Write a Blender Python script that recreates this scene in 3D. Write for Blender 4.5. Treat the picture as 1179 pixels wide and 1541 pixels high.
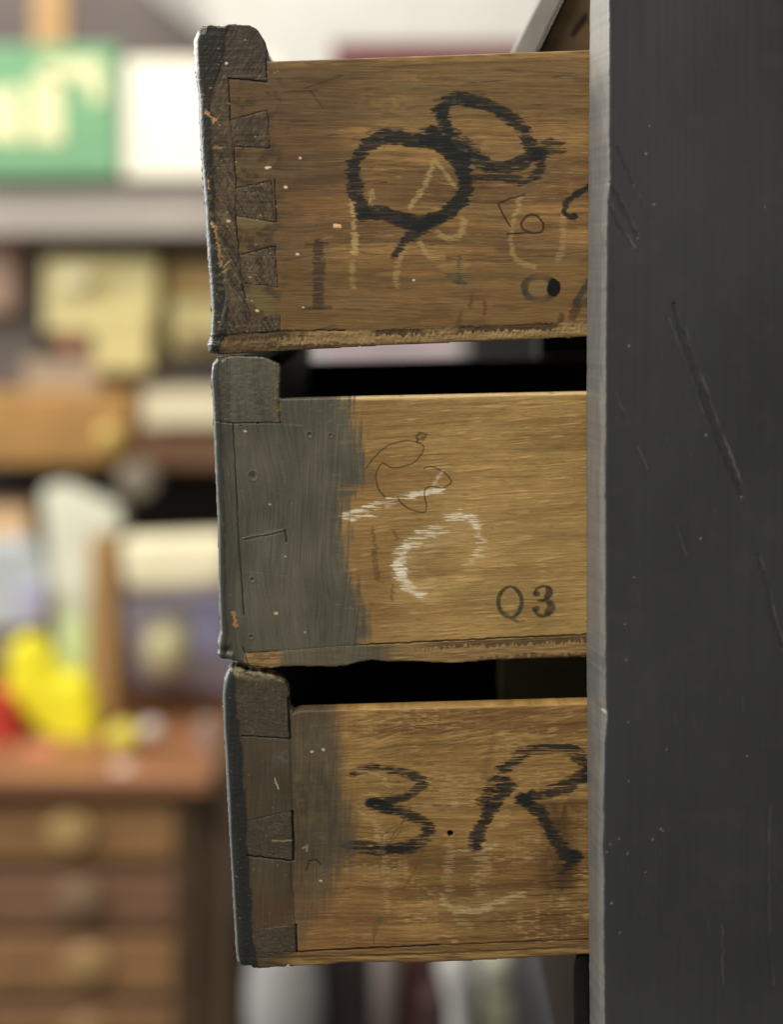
import bpy, math
import numpy as np
from math import radians, sin, cos, pi

for o in list(bpy.data.objects):
    bpy.data.objects.remove(o)
SC = bpy.context.scene
COL = SC.collection

# ------------------------------------------------------------------ scale
S = 0.0003            # metres per photo pixel in the plane of the drawer sides (Y = 0)
D = 0.70              # camera to that plane
HY = 430.0            # photo row of the horizon (camera height)
CX, CY = 589.5, 770.5
ZC = (CY - HY) * S

# ------------------------------------------------------------------ camera
cd = bpy.data.cameras.new('camera')
cam = bpy.data.objects.new('camera', cd)
COL.objects.link(cam)
cam.location = (0, -D, ZC)
cam.rotation_euler = (radians(90), 0, 0)
cd.sensor_fit = 'HORIZONTAL'
cd.sensor_width = 36
FW = 1179 * S
cd.lens = 36 * D / FW
cd.shift_y = -ZC / FW
cd.clip_start = 0.02
cd.clip_end = 60
cd.dof.use_dof = True
cd.dof.focus_distance = D - 0.003
cd.dof.aperture_fstop = 3.1
cd.dof.aperture_blades = 0
SC.camera = cam

# ------------------------------------------------------------------ world and lamps
w = bpy.data.worlds.new('World')
SC.world = w
w.use_nodes = True
w.node_tree.nodes['Background'].inputs[0].default_value = (1.0, 0.985, 0.95, 1)
w.node_tree.nodes['Background'].inputs[1].default_value = 0.22


def area(name, loc, target, size, size_y, power, col=(1, 1, 1)):
    ld = bpy.data.lights.new(name, 'AREA')
    ld.shape = 'RECTANGLE'
    ld.size = size
    ld.size_y = size_y
    ld.energy = power
    ld.color = col
    o = bpy.data.objects.new(name, ld)
    COL.objects.link(o)
    o.location = loc
    from mathutils import Vector
    d = Vector(target) - Vector(loc)
    o.rotation_euler = d.to_track_quat('-Z', 'Y').to_euler()
    return o


area('ceiling_lamp', (-0.55, -1.05, 1.55), (0, 0, 0), 1.1, 0.5, 26, (1.0, 0.93, 0.80))
area('side_lamp', (-1.5, 0.05, 0.95), (0.05, 0, 0.0), 0.9, 0.6, 22, (1.0, 0.98, 0.94))
area('rim_light', (-1.7, 0.75, 0.45), (0.0, 0.0, 0.05), 0.9, 0.9, 20, (0.95, 0.98, 1.0))  # unseen area light added at back left for the edge highlights
area('back_ceiling_lamp', (-0.5, 0.75, 1.5), (-0.4, 1.7, -0.1), 1.4, 0.5, 24, (1.0, 0.95, 0.84))

SC.view_settings.view_transform = 'Standard'
SC.view_settings.look = 'None'
SC.view_settings.exposure = 0.0
SC.view_settings.gamma = 1.0
SC.view_settings.use_curve_mapping = False
SC.render.engine = 'CYCLES'


# ------------------------------------------------------------------ helpers
def lin(r, g, b):
    a = np.array([r, g, b], float) / 255.0
    return np.where(a <= 0.04045, a / 12.92, ((a + 0.055) / 1.055) ** 2.4)


GAIN = 1.25


def C3(r, g, b):
    return lin(r, g, b) * GAIN


def sst(a, b, x):
    t = np.clip((x - a) / (b - a + 1e-9), 0, 1)
    return t * t * (3 - 2 * t)


def vnoise(x, y, seed=0):
    rs = np.random.RandomState(seed * 7919 % 100003 + 11)
    N = 256
    T = rs.rand(N, N)
    xi = np.floor(x).astype(int); yi = np.floor(y).astype(int)
    fx = x - xi; fy = y - yi
    fx = fx * fx * (3 - 2 * fx); fy = fy * fy * (3 - 2 * fy)
    a = T[xi % N, yi % N]; b = T[(xi + 1) % N, yi % N]
    c = T[xi % N, (yi + 1) % N]; d = T[(xi + 1) % N, (yi + 1) % N]
    return (a * (1 - fx) + b * fx) * (1 - fy) + (c * (1 - fx) + d * fx) * fy


def fbm(x, y, seed=0, oct=4, gain=0.5):
    v = 0; a = 1; n = 0
    for k in range(oct):
        v = v + a * vnoise(x * 2 ** k + 13.7 * k, y * 2 ** k + 5.1 * k, seed + k)
        n += a; a *= gain
    return v / n


def catmull(pts, n=8):
    p = np.array(pts, float)
    if len(p) < 3:
        return p
    q = np.vstack([2 * p[0] - p[1], p, 2 * p[-1] - p[-2]])
    out = []
    for i in range(1, len(q) - 2):
        for k in range(n):
            t = k / n
            out.append(0.5 * ((2 * q[i]) + (-q[i - 1] + q[i + 1]) * t + (2 * q[i - 1] - 5 * q[i] + 4 * q[i + 1] - q[i + 2]) * t * t
                              + (-q[i - 1] + 3 * q[i] - 3 * q[i + 1] + q[i + 2]) * t ** 3))
    out.append(p[-1])
    return np.array(out)


def pdist(X, Y, pts, limit=60):
    """distance to a polyline and position 0..1 along it"""
    p = np.array(pts, float)
    best = np.full(X.shape, 1e6); along = np.zeros(X.shape)
    x0, y0 = p.min(0) - limit; x1, y1 = p.max(0) + limit
    m = (X > x0) & (X < x1) & (Y > y0) & (Y < y1)
    if not m.any():
        return best, along
    xs = X[m]; ys = Y[m]
    b = np.full(xs.shape, 1e6); al = np.zeros(xs.shape)
    n = len(p) - 1
    for i in range(n):
        ax, ay = p[i]; dx, dy = p[i + 1] - p[i]
        L = dx * dx + dy * dy + 1e-9
        t = np.clip(((xs - ax) * dx + (ys - ay) * dy) / L, 0, 1)
        d = np.hypot(xs - ax - t * dx, ys - ay - t * dy)
        k = d < b
        b[k] = d[k]; al[k] = (i + t[k]) / n
    best[m] = b; along[m] = al
    return best, along


def inpoly(X, Y, poly):
    r = np.zeros(X.shape, bool)
    n = len(poly)
    for i in range(n):
        x0, y0 = poly[i]; x1, y1 = poly[(i + 1) % n]
        if y0 == y1:
            continue
        c = (Y > min(y0, y1)) & (Y <= max(y0, y1))
        r ^= c & (X < (x1 - x0) * (Y - y0) / (y1 - y0) + x0)
    return r


class Field:
    """colour, roughness and relief of a surface as functions of photo pixels"""
    def __init__(s, X, Y):
        s.X, s.Y = X, Y
        s.C = np.zeros(X.shape + (3,)); s.R = np.full(X.shape, 0.55); s.H = np.zeros(X.shape); s.G = np.ones(X.shape)

    def mix(s, col, m, rough=None):
        col = np.asarray(col)
        m = np.clip(m, 0, 1)
        s.C = s.C * (1 - m[..., None]) + col * m[..., None]
        if rough is not None:
            s.R = s.R * (1 - m) + rough * m

    def mul(s, f, m=1.0):
        s.C = s.C * (1 + (f - 1) * m)[..., None]

    def stroke(s, pts, w, col, a=1.0, jx=7, jy=1.5, dry=0.35, soft=1.6, seed=1, w1=None, smooth=True, h=0.0, fade=(0, 0), rough=0.6, gs=26):
        """a mark dragged over horizontal grain: ragged along the grain, broken where the pen skips"""
        X, Y = s.X, s.Y
        q = catmull(pts) if smooth else np.array(pts, float)
        lim = w + jx + 8
        x0, y0 = q.min(0) - lim; x1, y1 = q.max(0) + lim
        m = (X > x0) & (X < x1) & (Y > y0) & (Y < y1)
        if not m.any():
            return
        x = X[m]; y = Y[m]
        n1 = 0.62 * (vnoise(x / gs, y / 1.5, seed) - 0.5) + 0.5 * (vnoise(x / gs, y / 4.6, seed + 21) - 0.5)
        n2 = vnoise(x / 9, y / 7, seed + 3) - 0.5
        xx = x + jx * n1 * 2; yy = y + jy * n2 * 2
        d, al = pdist(xx, yy, q, lim)
        ww = w * 0.5 if w1 is None else 0.5 * (w + (w1 - w) * al)
        ww = ww * (1 + 0.35 * (vnoise(x / 17, y / 13, seed + 5) - 0.5) * min(1, jx / 3 + 0.2))
        k = 1 - sst(ww - soft, ww + soft, d)
        if gs == 26:
            k *= 0.88 + 0.12 * sst(0.3, 0.6, fbm(x / 22, y / 2.2, seed + 40, 2))
        sk = 0.6 * vnoise(x / 30, y / 1.15, seed + 9) + 0.4 * vnoise(x / 9, y / 1.0, seed + 10)
        edge = np.clip(d / np.maximum(ww, 0.5), 0, 1)
        th = 0.86 - 0.50 * dry
        k *= 1 - sst(th - 0.08, th + 0.08, sk * (0.84 + 0.30 * edge ** 2)) * min(1, 0.3 + dry)
        if fade[0]:
            k *= sst(0, fade[0], al)
        if fade[1]:
            k *= 1 - sst(1 - fade[1], 1, al)
        M = np.zeros(X.shape); M[m] = k * a
        s.mix(col, M, rough)
        if h:
            s.H += h * M
        return M

    def groove(s, pts, w, depth, dark=0.6, col=None, seed=3, smooth=False, wob=1.0):
        q = catmull(pts) if smooth else np.array(pts, float)
        xx = s.X + wob * 1.6 * (vnoise(s.X / 9, s.Y / 9, seed) - 0.5)
        yy = s.Y + wob * 1.6 * (vnoise(s.X / 8, s.Y / 8, seed + 1) - 0.5)
        d, al = pdist(xx, yy, q, w + 6)
        ww = w * (0.6 + 0.8 * vnoise(s.X / 14, s.Y / 14, seed + 2))
        k = 1 - sst(ww * 0.4, ww * 0.4 + 1.3, d)
        s.H -= depth * k
        s.mix(C3(18, 15, 11) if col is None else col, k * dark, 0.8)

    def specks(s, pts, r, col, h=0.3):
        for i, p in enumerate(pts):
            px, py = p[:2]; rr = p[2] if len(p) > 2 else r
            d = np.hypot((s.X - px) / 1.4, s.Y - py) + 1.2 * (vnoise(s.X / 2.5, s.Y / 2.5, 70 + i) - 0.5)
            k = 1 - sst(rr - 0.7, rr + 0.7, d)
            s.mix(col, k, 0.6); s.H += h * k

    def rand_specks(s, n, box, r, col, seed, h=0.2, amp=1.0):
        rs = np.random.RandomState(seed)
        for i in range(n):
            px = rs.uniform(box[0], box[2]); py = rs.uniform(box[1], box[3]); rr = r * rs.uniform(0.4, 1.2)
            m = (abs(s.X - px) < 6) & (abs(s.Y - py) < 6)
            d = np.hypot((s.X[m] - px) / rs.uniform(0.8, 1.8), s.Y[m] - py)
            M = np.zeros(s.X.shape); M[m] = (1 - sst(rr - 0.6, rr + 0.6, d)) * amp * rs.uniform(0.4, 1)
            s.mix(col, M); s.H += h * M


# ------------------------------------------------------------------ materials
def painted_material(name, bump=0.25, nscale=900, mott=0.10, spec=0.5, grain=None, gamp=0.2):
    """colour and roughness come from the surface's own attributes; noise adds fine wear and bump"""
    m = bpy.data.materials.new(name); m.use_nodes = True
    nt = m.node_tree; b = nt.nodes['Principled BSDF']
    at = nt.nodes.new('ShaderNodeAttribute'); at.attribute_name = 'surface'
    tc = nt.nodes.new('ShaderNodeTexCoord')
    nz = nt.nodes.new('ShaderNodeTexNoise'); nz.inputs['Scale'].default_value = nscale; nz.inputs['Detail'].default_value = 4
    nt.links.new(tc.outputs['Object'], nz.inputs['Vector'])
    mr = nt.nodes.new('ShaderNodeMapRange'); mr.inputs[3].default_value = 1 - mott * 1.6; mr.inputs[4].default_value = 1 + mott * 1.6
    nt.links.new(nz.outputs[0], mr.inputs[0])
    mx = nt.nodes.new('ShaderNodeVectorMath'); mx.operation = 'SCALE'
    nt.links.new(at.outputs['Color'], mx.inputs[0]); nt.links.new(mr.outputs[0], mx.inputs['Scale'])
    out = mx
    if grain:
        mp = nt.nodes.new('ShaderNodeMapping'); mp.inputs['Scale'].default_value = grain
        n2 = nt.nodes.new('ShaderNodeTexNoise'); n2.inputs['Scale'].default_value = 1.0; n2.inputs['Detail'].default_value = 3; n2.inputs['Roughness'].default_value = 0.65
        m2 = nt.nodes.new('ShaderNodeMapRange'); m2.inputs[1].default_value = 0.25; m2.inputs[2].default_value = 0.75
        m2.inputs[3].default_value = 1 - gamp; m2.inputs[4].default_value = 1 + gamp
        nt.links.new(tc.outputs['Object'], mp.inputs[0]); nt.links.new(mp.outputs[0], n2.inputs['Vector']); nt.links.new(n2.outputs[0], m2.inputs[0])
        out = nt.nodes.new('ShaderNodeVectorMath'); out.operation = 'SCALE'
        ga = nt.nodes.new('ShaderNodeAttribute'); ga.attribute_name = 'grain'
        gm = nt.nodes.new('ShaderNodeMix'); gm.inputs['A'].default_value = 1.0
        nt.links.new(ga.outputs['Fac'], gm.inputs['Factor']); nt.links.new(m2.outputs[0], gm.inputs['B'])
        nt.links.new(mx.outputs[0], out.inputs[0]); nt.links.new(gm.outputs['Result'], out.inputs['Scale'])
    nt.links.new(out.outputs[0], b.inputs['Base Color'])
    nt.links.new(at.outputs['Alpha'], b.inputs['Roughness'])
    b.inputs['Specular IOR Level'].default_value = spec
    bp = nt.nodes.new('ShaderNodeBump'); bp.inputs['Strength'].default_value = bump; bp.inputs['Distance'].default_value = 0.0002
    nt.links.new(nz.outputs[0], bp.inputs['Height']); nt.links.new(bp.outputs[0], b.inputs['Normal'])
    return m


def plain(name, rgb, rough=0.5, scale=(8, 8, 8), var=0.25, metal=0.0, bump=0.15, gain=1.0, srgb=True):
    m = bpy.data.materials.new(name); m.use_nodes = True
    nt = m.node_tree; b = nt.nodes['Principled BSDF']
    c = (lin(*rgb) if srgb else np.array(rgb)) * gain
    tc = nt.nodes.new('ShaderNodeTexCoord'); mp = nt.nodes.new('ShaderNodeMapping')
    mp.inputs['Scale'].default_value = scale
    nz = nt.nodes.new('ShaderNodeTexNoise'); nz.inputs['Scale'].default_value = 1.0; nz.inputs['Detail'].default_value = 5
    nt.links.new(tc.outputs['Object'], mp.inputs[0]); nt.links.new(mp.outputs[0], nz.inputs['Vector'])
    cr = nt.nodes.new('ShaderNodeValToRGB')
    cr.color_ramp.elements[0].position = 0.3; cr.color_ramp.elements[1].position = 0.7
    cr.color_ramp.elements[0].color = (*np.clip(c * (1 - var), 0, 1), 1)
    cr.color_ramp.elements[1].color = (*np.clip(c * (1 + var), 0, 1), 1)
    nt.links.new(nz.outputs[0], cr.inputs[0]); nt.links.new(cr.outputs[0], b.inputs['Base Color'])
    b.inputs['Roughness'].default_value = rough; b.inputs['Metallic'].default_value = metal
    bp = nt.nodes.new('ShaderNodeBump'); bp.inputs['Strength'].default_value = bump; bp.inputs['Distance'].default_value = 0.002
    nt.links.new(nz.outputs[0], bp.inputs['Height']); nt.links.new(bp.outputs[0], b.inputs['Normal'])
    return m


M_wood = painted_material('worn_drawer_wood', 0.35, 1500, 0.10, 0.35, (130, 300, 2900), 0.24)
M_front = painted_material('painted_drawer_front', 0.4, 1300, 0.12, 0.5, (2300, 2300, 1500), 0.28)
M_cab = painted_material('dark_cabinet_paint', 0.14, 1500, 0.05, 0.5, (1900, 1900, 90), 0.04)
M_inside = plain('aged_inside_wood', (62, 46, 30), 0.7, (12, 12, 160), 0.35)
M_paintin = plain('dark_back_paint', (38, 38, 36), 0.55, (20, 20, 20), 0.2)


# ------------------------------------------------------------------ object helpers
def tag(o, label=None, cat=None, group=None, kind=None):
    if label: o['label'] = label
    if cat: o['category'] = cat
    if group: o['group'] = group
    if kind: o['kind'] = kind
    return o


def empty(name, loc, label=None, cat=None, group=None):
    o = bpy.data.objects.new(name, None); COL.objects.link(o); o.location = loc
    o.empty_display_size = 0.02
    return tag(o, label, cat, group)


def meshobj(name, V, F, mat, parent=None, smooth=False, attr=None, bevel=0, grain=None):
    V = np.asarray(V, float)
    if parent is not None:
        pl = parent
        off = np.zeros(3)
        while pl is not None:
            off += np.array(pl.location); pl = pl.parent
        V = V - off
    me = bpy.data.meshes.new(name)
    if isinstance(F, np.ndarray):
        nv, nf = len(V), len(F)
        me.vertices.add(nv); me.vertices.foreach_set('co', V.astype(np.float32).ravel())
        me.loops.add(nf * 4); me.loops.foreach_set('vertex_index', F.astype(np.int32).ravel())
        me.polygons.add(nf)
        me.polygons.foreach_set('loop_start', np.arange(0, nf * 4, 4, dtype=np.int32))
        me.polygons.foreach_set('loop_total', np.full(nf, 4, np.int32))
    else:
        me.from_pydata([tuple(v) for v in V], [], [tuple(f) for f in F])
    me.update(calc_edges=True); me.validate()
    if attr is not None:
        a = me.color_attributes.new('surface', 'FLOAT_COLOR', 'POINT')
        a.data.foreach_set('color', attr.astype(np.float32).ravel())
        g = me.attributes.new('grain', 'FLOAT', 'POINT')
        g.data.foreach_set('value', (np.ones(len(V)) if grain is None else grain).astype(np.float32).ravel())
    if smooth:
        me.polygons.foreach_set('use_smooth', np.ones(len(me.polygons), bool))
    me.materials.append(mat)
    o = bpy.data.objects.new(name, me); COL.objects.link(o)
    if parent is not None: o.parent = parent
    if bevel:
        md = o.modifiers.new('bevel', 'BEVEL'); md.width = bevel; md.segments = 3
    return o


def wp(px, py, y=0.0):
    """a point of the drawer-side drawing at depth y (parallel to the plane, no perspective)"""
    return ((px - CX) * S, y, (CY - py) * S)


def prism(poly, y0, y1):
    n = len(poly)
    V = [wp(x, y, y0) for x, y in poly] + [wp(x, y, y1) for x, y in poly]
    F = [tuple(range(n)), tuple(range(2 * n - 1, n - 1, -1))]
    for i in range(n):
        j = (i + 1) % n
        F.append((i, i + n, j + n, j))
    return V, F


def merge(parts):
    V = []; F = []
    for v, f in parts:
        o = len(V); V += list(v); F += [tuple(i + o for i in q) for q in f]
    return V, F


def shell(name, fld, cells, thick, mat, parent, uy):
    """front relief of the chosen cells, walls along their outline, flat back at depth 'thick' (m)"""
    X, Y, H = fld.X, fld.Y, fld.H
    ny, nx = X.shape
    att = np.dstack([fld.C, fld.R])
    vid = np.full((ny, nx), -1)
    use = np.zeros((ny, nx), bool)
    c = cells
    use[:-1, :-1] |= c; use[1:, :-1] |= c; use[:-1, 1:] |= c; use[1:, 1:] |= c
    n = use.sum(); vid[use] = np.arange(n)
    fx = (X[use] - CX) * S; fz = (CY - Y[use]) * S; fy = -H[use] * S
    V1 = np.column_stack([fx, fy, fz]); V2 = np.column_stack([fx, np.full(n, thick), fz])
    V = np.vstack([V1, V2]); A = np.vstack([att[use], att[use]])
    jj, ii = np.nonzero(c)
    a = vid[jj, ii]; b = vid[jj + 1, ii]; cc = vid[jj + 1, ii + 1]; d = vid[jj, ii + 1]
    F = [np.column_stack([a, b, cc, d])]
    # walls
    pc = np.zeros((c.shape[0] + 2, c.shape[1] + 2), bool); pc[1:-1, 1:-1] = c
    up = pc[:-2, 1:-1][jj, ii]; dn = pc[2:, 1:-1][jj, ii]; lf = pc[1:-1, :-2][jj, ii]; rt = pc[1:-1, 2:][jj, ii]
    for msk, p, q in ((~up, a, d), (~dn, cc, b), (~lf, b, a), (~rt, d, cc)):
        F.append(np.column_stack([p[msk], q[msk], q[msk] + n, p[msk] + n]))
    F = np.vstack(F)
    return meshobj(name, V, F, mat, parent, True, A, 0, np.concatenate([fld.G[use], fld.G[use]]))


def wood_base(f, c1, c2, c3, seed, warp=10, slope=0.0, contrast=1.0):
    X, Y = f.X, f.Y
    y2 = Y + slope * (X - 600) + warp * (fbm(X / 210, Y / 120, seed) - 0.5) * 2
    t = fbm(X / 330, y2 / 20, seed + 1, 4)
    f.C[:] = c1
    f.mix(c2, sst(0.42, 0.68, t))
    t2 = fbm(X / 150, y2 / 5.0, seed + 2, 3)
    f.mul(1 + contrast * 0.17 * (t2 - 0.5) * 2)
    fine = vnoise(X / 42, y2 / 1.7, seed + 4)
    fine2 = vnoise(X / 15, y2 / 1.35, seed + 5)
    f.mul(1 + contrast * 0.15 * (fine - 0.5) * 2 + 0.16 * (fine2 - 0.5) + 0.14 * (vnoise(X / 7, y2 / 1.1, seed + 14) - 0.5) + 0.10 * (vnoise(X / 90, y2 / 1.3, seed + 15) - 0.5))
    f.mix(c3, 0.42 * sst(0.68, 0.84, fbm(X / 26, y2 / 1.5, seed + 6, 2)))           # pale flecks
    f.mix(c2 * 0.5, 0.50 * sst(0.70, 0.84, fbm(X / 18, y2 / 1.25, seed + 7, 2)))    # dark pores
    lg = vnoise(X / 300, y2 / 2.3 + 3 * fbm(X / 90, y2 / 30, seed + 17, 2), seed + 16)
    f.mul(1 - contrast * 0.22 * sst(0.70, 0.90, lg) + contrast * 0.10 * sst(0.72, 0.9, 1 - lg))
    blot = fbm(X / 90, Y / 60, seed + 8, 4)
    f.mul(1 + 0.30 * (blot - 0.5) * 2)
    f.H += 0.35 * (fine - 0.5) + 0.5 * (t2 - 0.5)
    f.R[:] = 0.50 + 0.18 * (t2 - 0.5)
    lum = (f.C * np.array([0.3, 0.6, 0.1])).sum(2, keepdims=True); f.C[:] = lum + (f.C - lum) * 0.97; f.C[:] = f.C * np.array([1.03, 1.05, 1.0])
    return y2


def end_grain(f, m, c1, c2, seed, sx=3.0, sy=5, skew=0.3):
    X, Y = f.X, f.Y
    n = fbm((X + skew * Y) / sx, (Y - skew * X) / sy, seed, 3)
    p = fbm(X / 24, Y / 24, seed + 5, 4)
    col = c1 * (1 - p[..., None]) + c2 * p[..., None]
    col = col * (0.45 + 1.1 * n[..., None])
    f.mix(col, m, 0.62)
    f.H += (n - 0.5) * 1.1 * m + (p - 0.5) * 0.9 * m
    spk = fbm(X / 3.1, Y / 2.6, seed + 8, 2)
    f.mix(C3(150, 138, 105), m * 0.55 * sst(0.80, 0.88, spk))
    f.mix(C3(20, 17, 12), m * 0.8 * sst(0.80, 0.88, fbm(X / 4.5, Y / 2.2, seed + 9, 2)))


def brush(f, m, c, seed, ang=0.06, rough=0.42):
    X, Y = f.X, f.Y
    u = X + ang * Y + 3 * (fbm(X / 60, Y / 60, seed) - 0.5)
    u2 = X - 0.16 * Y + 9 * (fbm(X / 70, Y / 90, seed + 7) - 0.5)
    ar = sst(0.42, 0.58, fbm(X / 55, Y / 80, seed + 8, 2))
    n = (0.6 * vnoise(u / 2.0, Y / 55, seed + 1) + 0.4 * vnoise(u / 5.0, Y / 40, seed + 2)) * (1 - ar) + (0.6 * vnoise(u2 / 2.2, Y / 34, seed + 4) + 0.4 * vnoise(u2 / 6.0, Y / 30, seed + 5)) * ar
    p = fbm(X / 40, Y / 70, seed + 3, 3)
    col = c * (1 + 0.17 * (n - 0.5) * 2 + 0.34 * (p - 0.5) * 2)[..., None]
    f.mix(col, m, rough)
    f.H *= 1 - 0.85 * m; f.G *= 1 - 0.85 * m
    f.H += (1.15 * (n - 0.5) + 0.5) * m


INK = C3(22, 28, 29)
CHALK = C3(212, 196, 150)
PENCIL = C3(60, 46, 30)

X_END = [896, 900, 912, 930, 980, 1060, 1200]


def make_field(x0, x1, y0, y1, slope):
    us = np.concatenate([np.arange(x0, 894.5, 1.0), X_END])
    vs = np.arange(y0, y1 + 0.5, 1.0)
    U, Vv = np.meshgrid(us, vs)
    return Field(U, Vv + slope * (U - 600)), us, vs


def round_edge(f, outline, r_default, spans=(), cap=1.0):
    q = np.array(list(outline) + [outline[0]], float)
    d, _ = pdist(f.X, f.Y, q, 30)
    r = np.full(f.X.shape, float(r_default))
    for (fn, rr) in spans:
        r = np.where(fn(f.X, f.Y), rr, r)
    t = np.clip(d / r, 0, 1)
    f.H -= cap * r * (1 - np.sqrt(np.clip(1 - (1 - t) ** 2, 0, 1)))
    return d


def centres(A):
    return 0.25 * (A[1:, 1:] + A[:-1, 1:] + A[1:, :-1] + A[:-1, :-1])


W_DR = 0.30            # drawer width (depth away from the camera)


def drawer_common(root, front_poly, side_top, side_bot, xl, seed):
    """the rest of the box behind the near side: front board, far side, back, bottom"""
    fp = front_poly
    c = np.mean(np.array(fp), 0)
    fp = [tuple(np.array(p) + (c - np.array(p)) * np.array([0.018, 0.004])) for p in fp]
    return fp


def build_drawer(idx, label, outline, junction, strip, slope, x0, y0, y1, paintfn, side_top, front_back_poly, far_top=None):
    """outline: whole silhouette; junction: polygon of the front board's end; strip: polygon of the bottom board"""
    f, us, vs = make_field(x0, 0, y0, y1, slope)
    paintfn(f)
    d = round_edge(f, outline, 2.4, [(lambda X, Y: X < np.interp(Y, [p[0] for p in paintfn.leftx], [p[1] for p in paintfn.leftx]) + 18, [0, 16.0, 11.0, 15.0][idx])], 0.9)
    Xc, Yc = centres(f.X), centres(f.Y)
    wx = 1.7 * (fbm(Xc / 16, Yc / 16, 31 + idx, 3) - 0.5); wy = 1.5 * (fbm(Xc / 16, Yc / 9, 41 + idx, 3) - 0.5)
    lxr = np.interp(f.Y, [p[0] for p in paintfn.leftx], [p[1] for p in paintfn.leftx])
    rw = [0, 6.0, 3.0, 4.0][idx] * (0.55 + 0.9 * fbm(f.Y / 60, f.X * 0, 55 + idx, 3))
    rim_glint = 1 - sst(rw - 1.5, rw + 1.5, f.X - lxr)
    f.mix(C3(128, 131, 128), 0.6 * rim_glint, 0.28)  # glossy reflection along the left edge, painted as pale grey
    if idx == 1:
        f.mix(C3(196, 194, 184), 0.85 * (1 - sst(6, 8.5, f.X - lxr)) * sst(42, 50, f.Y) * (1 - sst(100, 116, f.Y)), 0.3)  # brighter painted highlight on the upper left edge
    f.R = np.where(f.X < lxr + 16, np.minimum(f.R, 0.36), f.R)
    inside = inpoly(Xc + wx, Yc + wy, outline)
    lim = np.interp(Xc, [0, [0, 402, 424, 452][idx], [0, 406, 428, 458][idx], 2000], [1, 1, 0, 0])
    inside = np.where((Yc < np.mean([p[1] for p in outline])) & (lim < 0.5), inpoly(Xc, Yc, outline), inside)
    fr = inpoly(Xc + 0.5 * wx, Yc + 0.5 * wy, junction) & inside
    st = inpoly(Xc, Yc + 0.4 * wy, strip) & inside & ~fr
    sd = inside & ~fr & ~st
    root = empty('drawer', wp(600, np.max([p[1] for p in outline]), W_DR / 2), label, 'drawer', 'drawers pulled out of the dark cabinet')
    T = 0.0100
    front = shell('front', f, fr, T, M_front, root, None)
    side = shell('side_panel', f, sd, T, M_wood, root, None)
    bot = shell('bottom_board', f, st, T, M_wood, root, None)
    # front board across the whole width
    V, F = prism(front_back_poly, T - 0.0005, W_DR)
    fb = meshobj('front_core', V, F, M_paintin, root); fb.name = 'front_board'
    # far side, back and bottom
    xr = 1190
    ty = lambda x: side_top[0][1] + (side_top[1][1] - side_top[0][1]) * (x - side_top[0][0]) / (side_top[1][0] - side_top[0][0])
    sb = strip_y = lambda x: strip[0][1] + slope * (x - strip[0][0])
    xi = max(p[0] for p in front_back_poly) - 16
    fy = far_top or 0
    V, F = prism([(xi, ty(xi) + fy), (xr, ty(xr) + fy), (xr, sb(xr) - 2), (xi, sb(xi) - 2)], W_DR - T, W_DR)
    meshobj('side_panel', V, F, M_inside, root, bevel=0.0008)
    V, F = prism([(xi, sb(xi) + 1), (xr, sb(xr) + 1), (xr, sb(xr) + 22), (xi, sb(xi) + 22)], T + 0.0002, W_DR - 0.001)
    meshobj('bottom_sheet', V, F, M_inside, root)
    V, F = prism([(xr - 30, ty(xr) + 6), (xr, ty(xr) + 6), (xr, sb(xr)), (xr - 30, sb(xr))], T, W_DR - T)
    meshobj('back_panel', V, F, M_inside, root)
    return root, f


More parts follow.
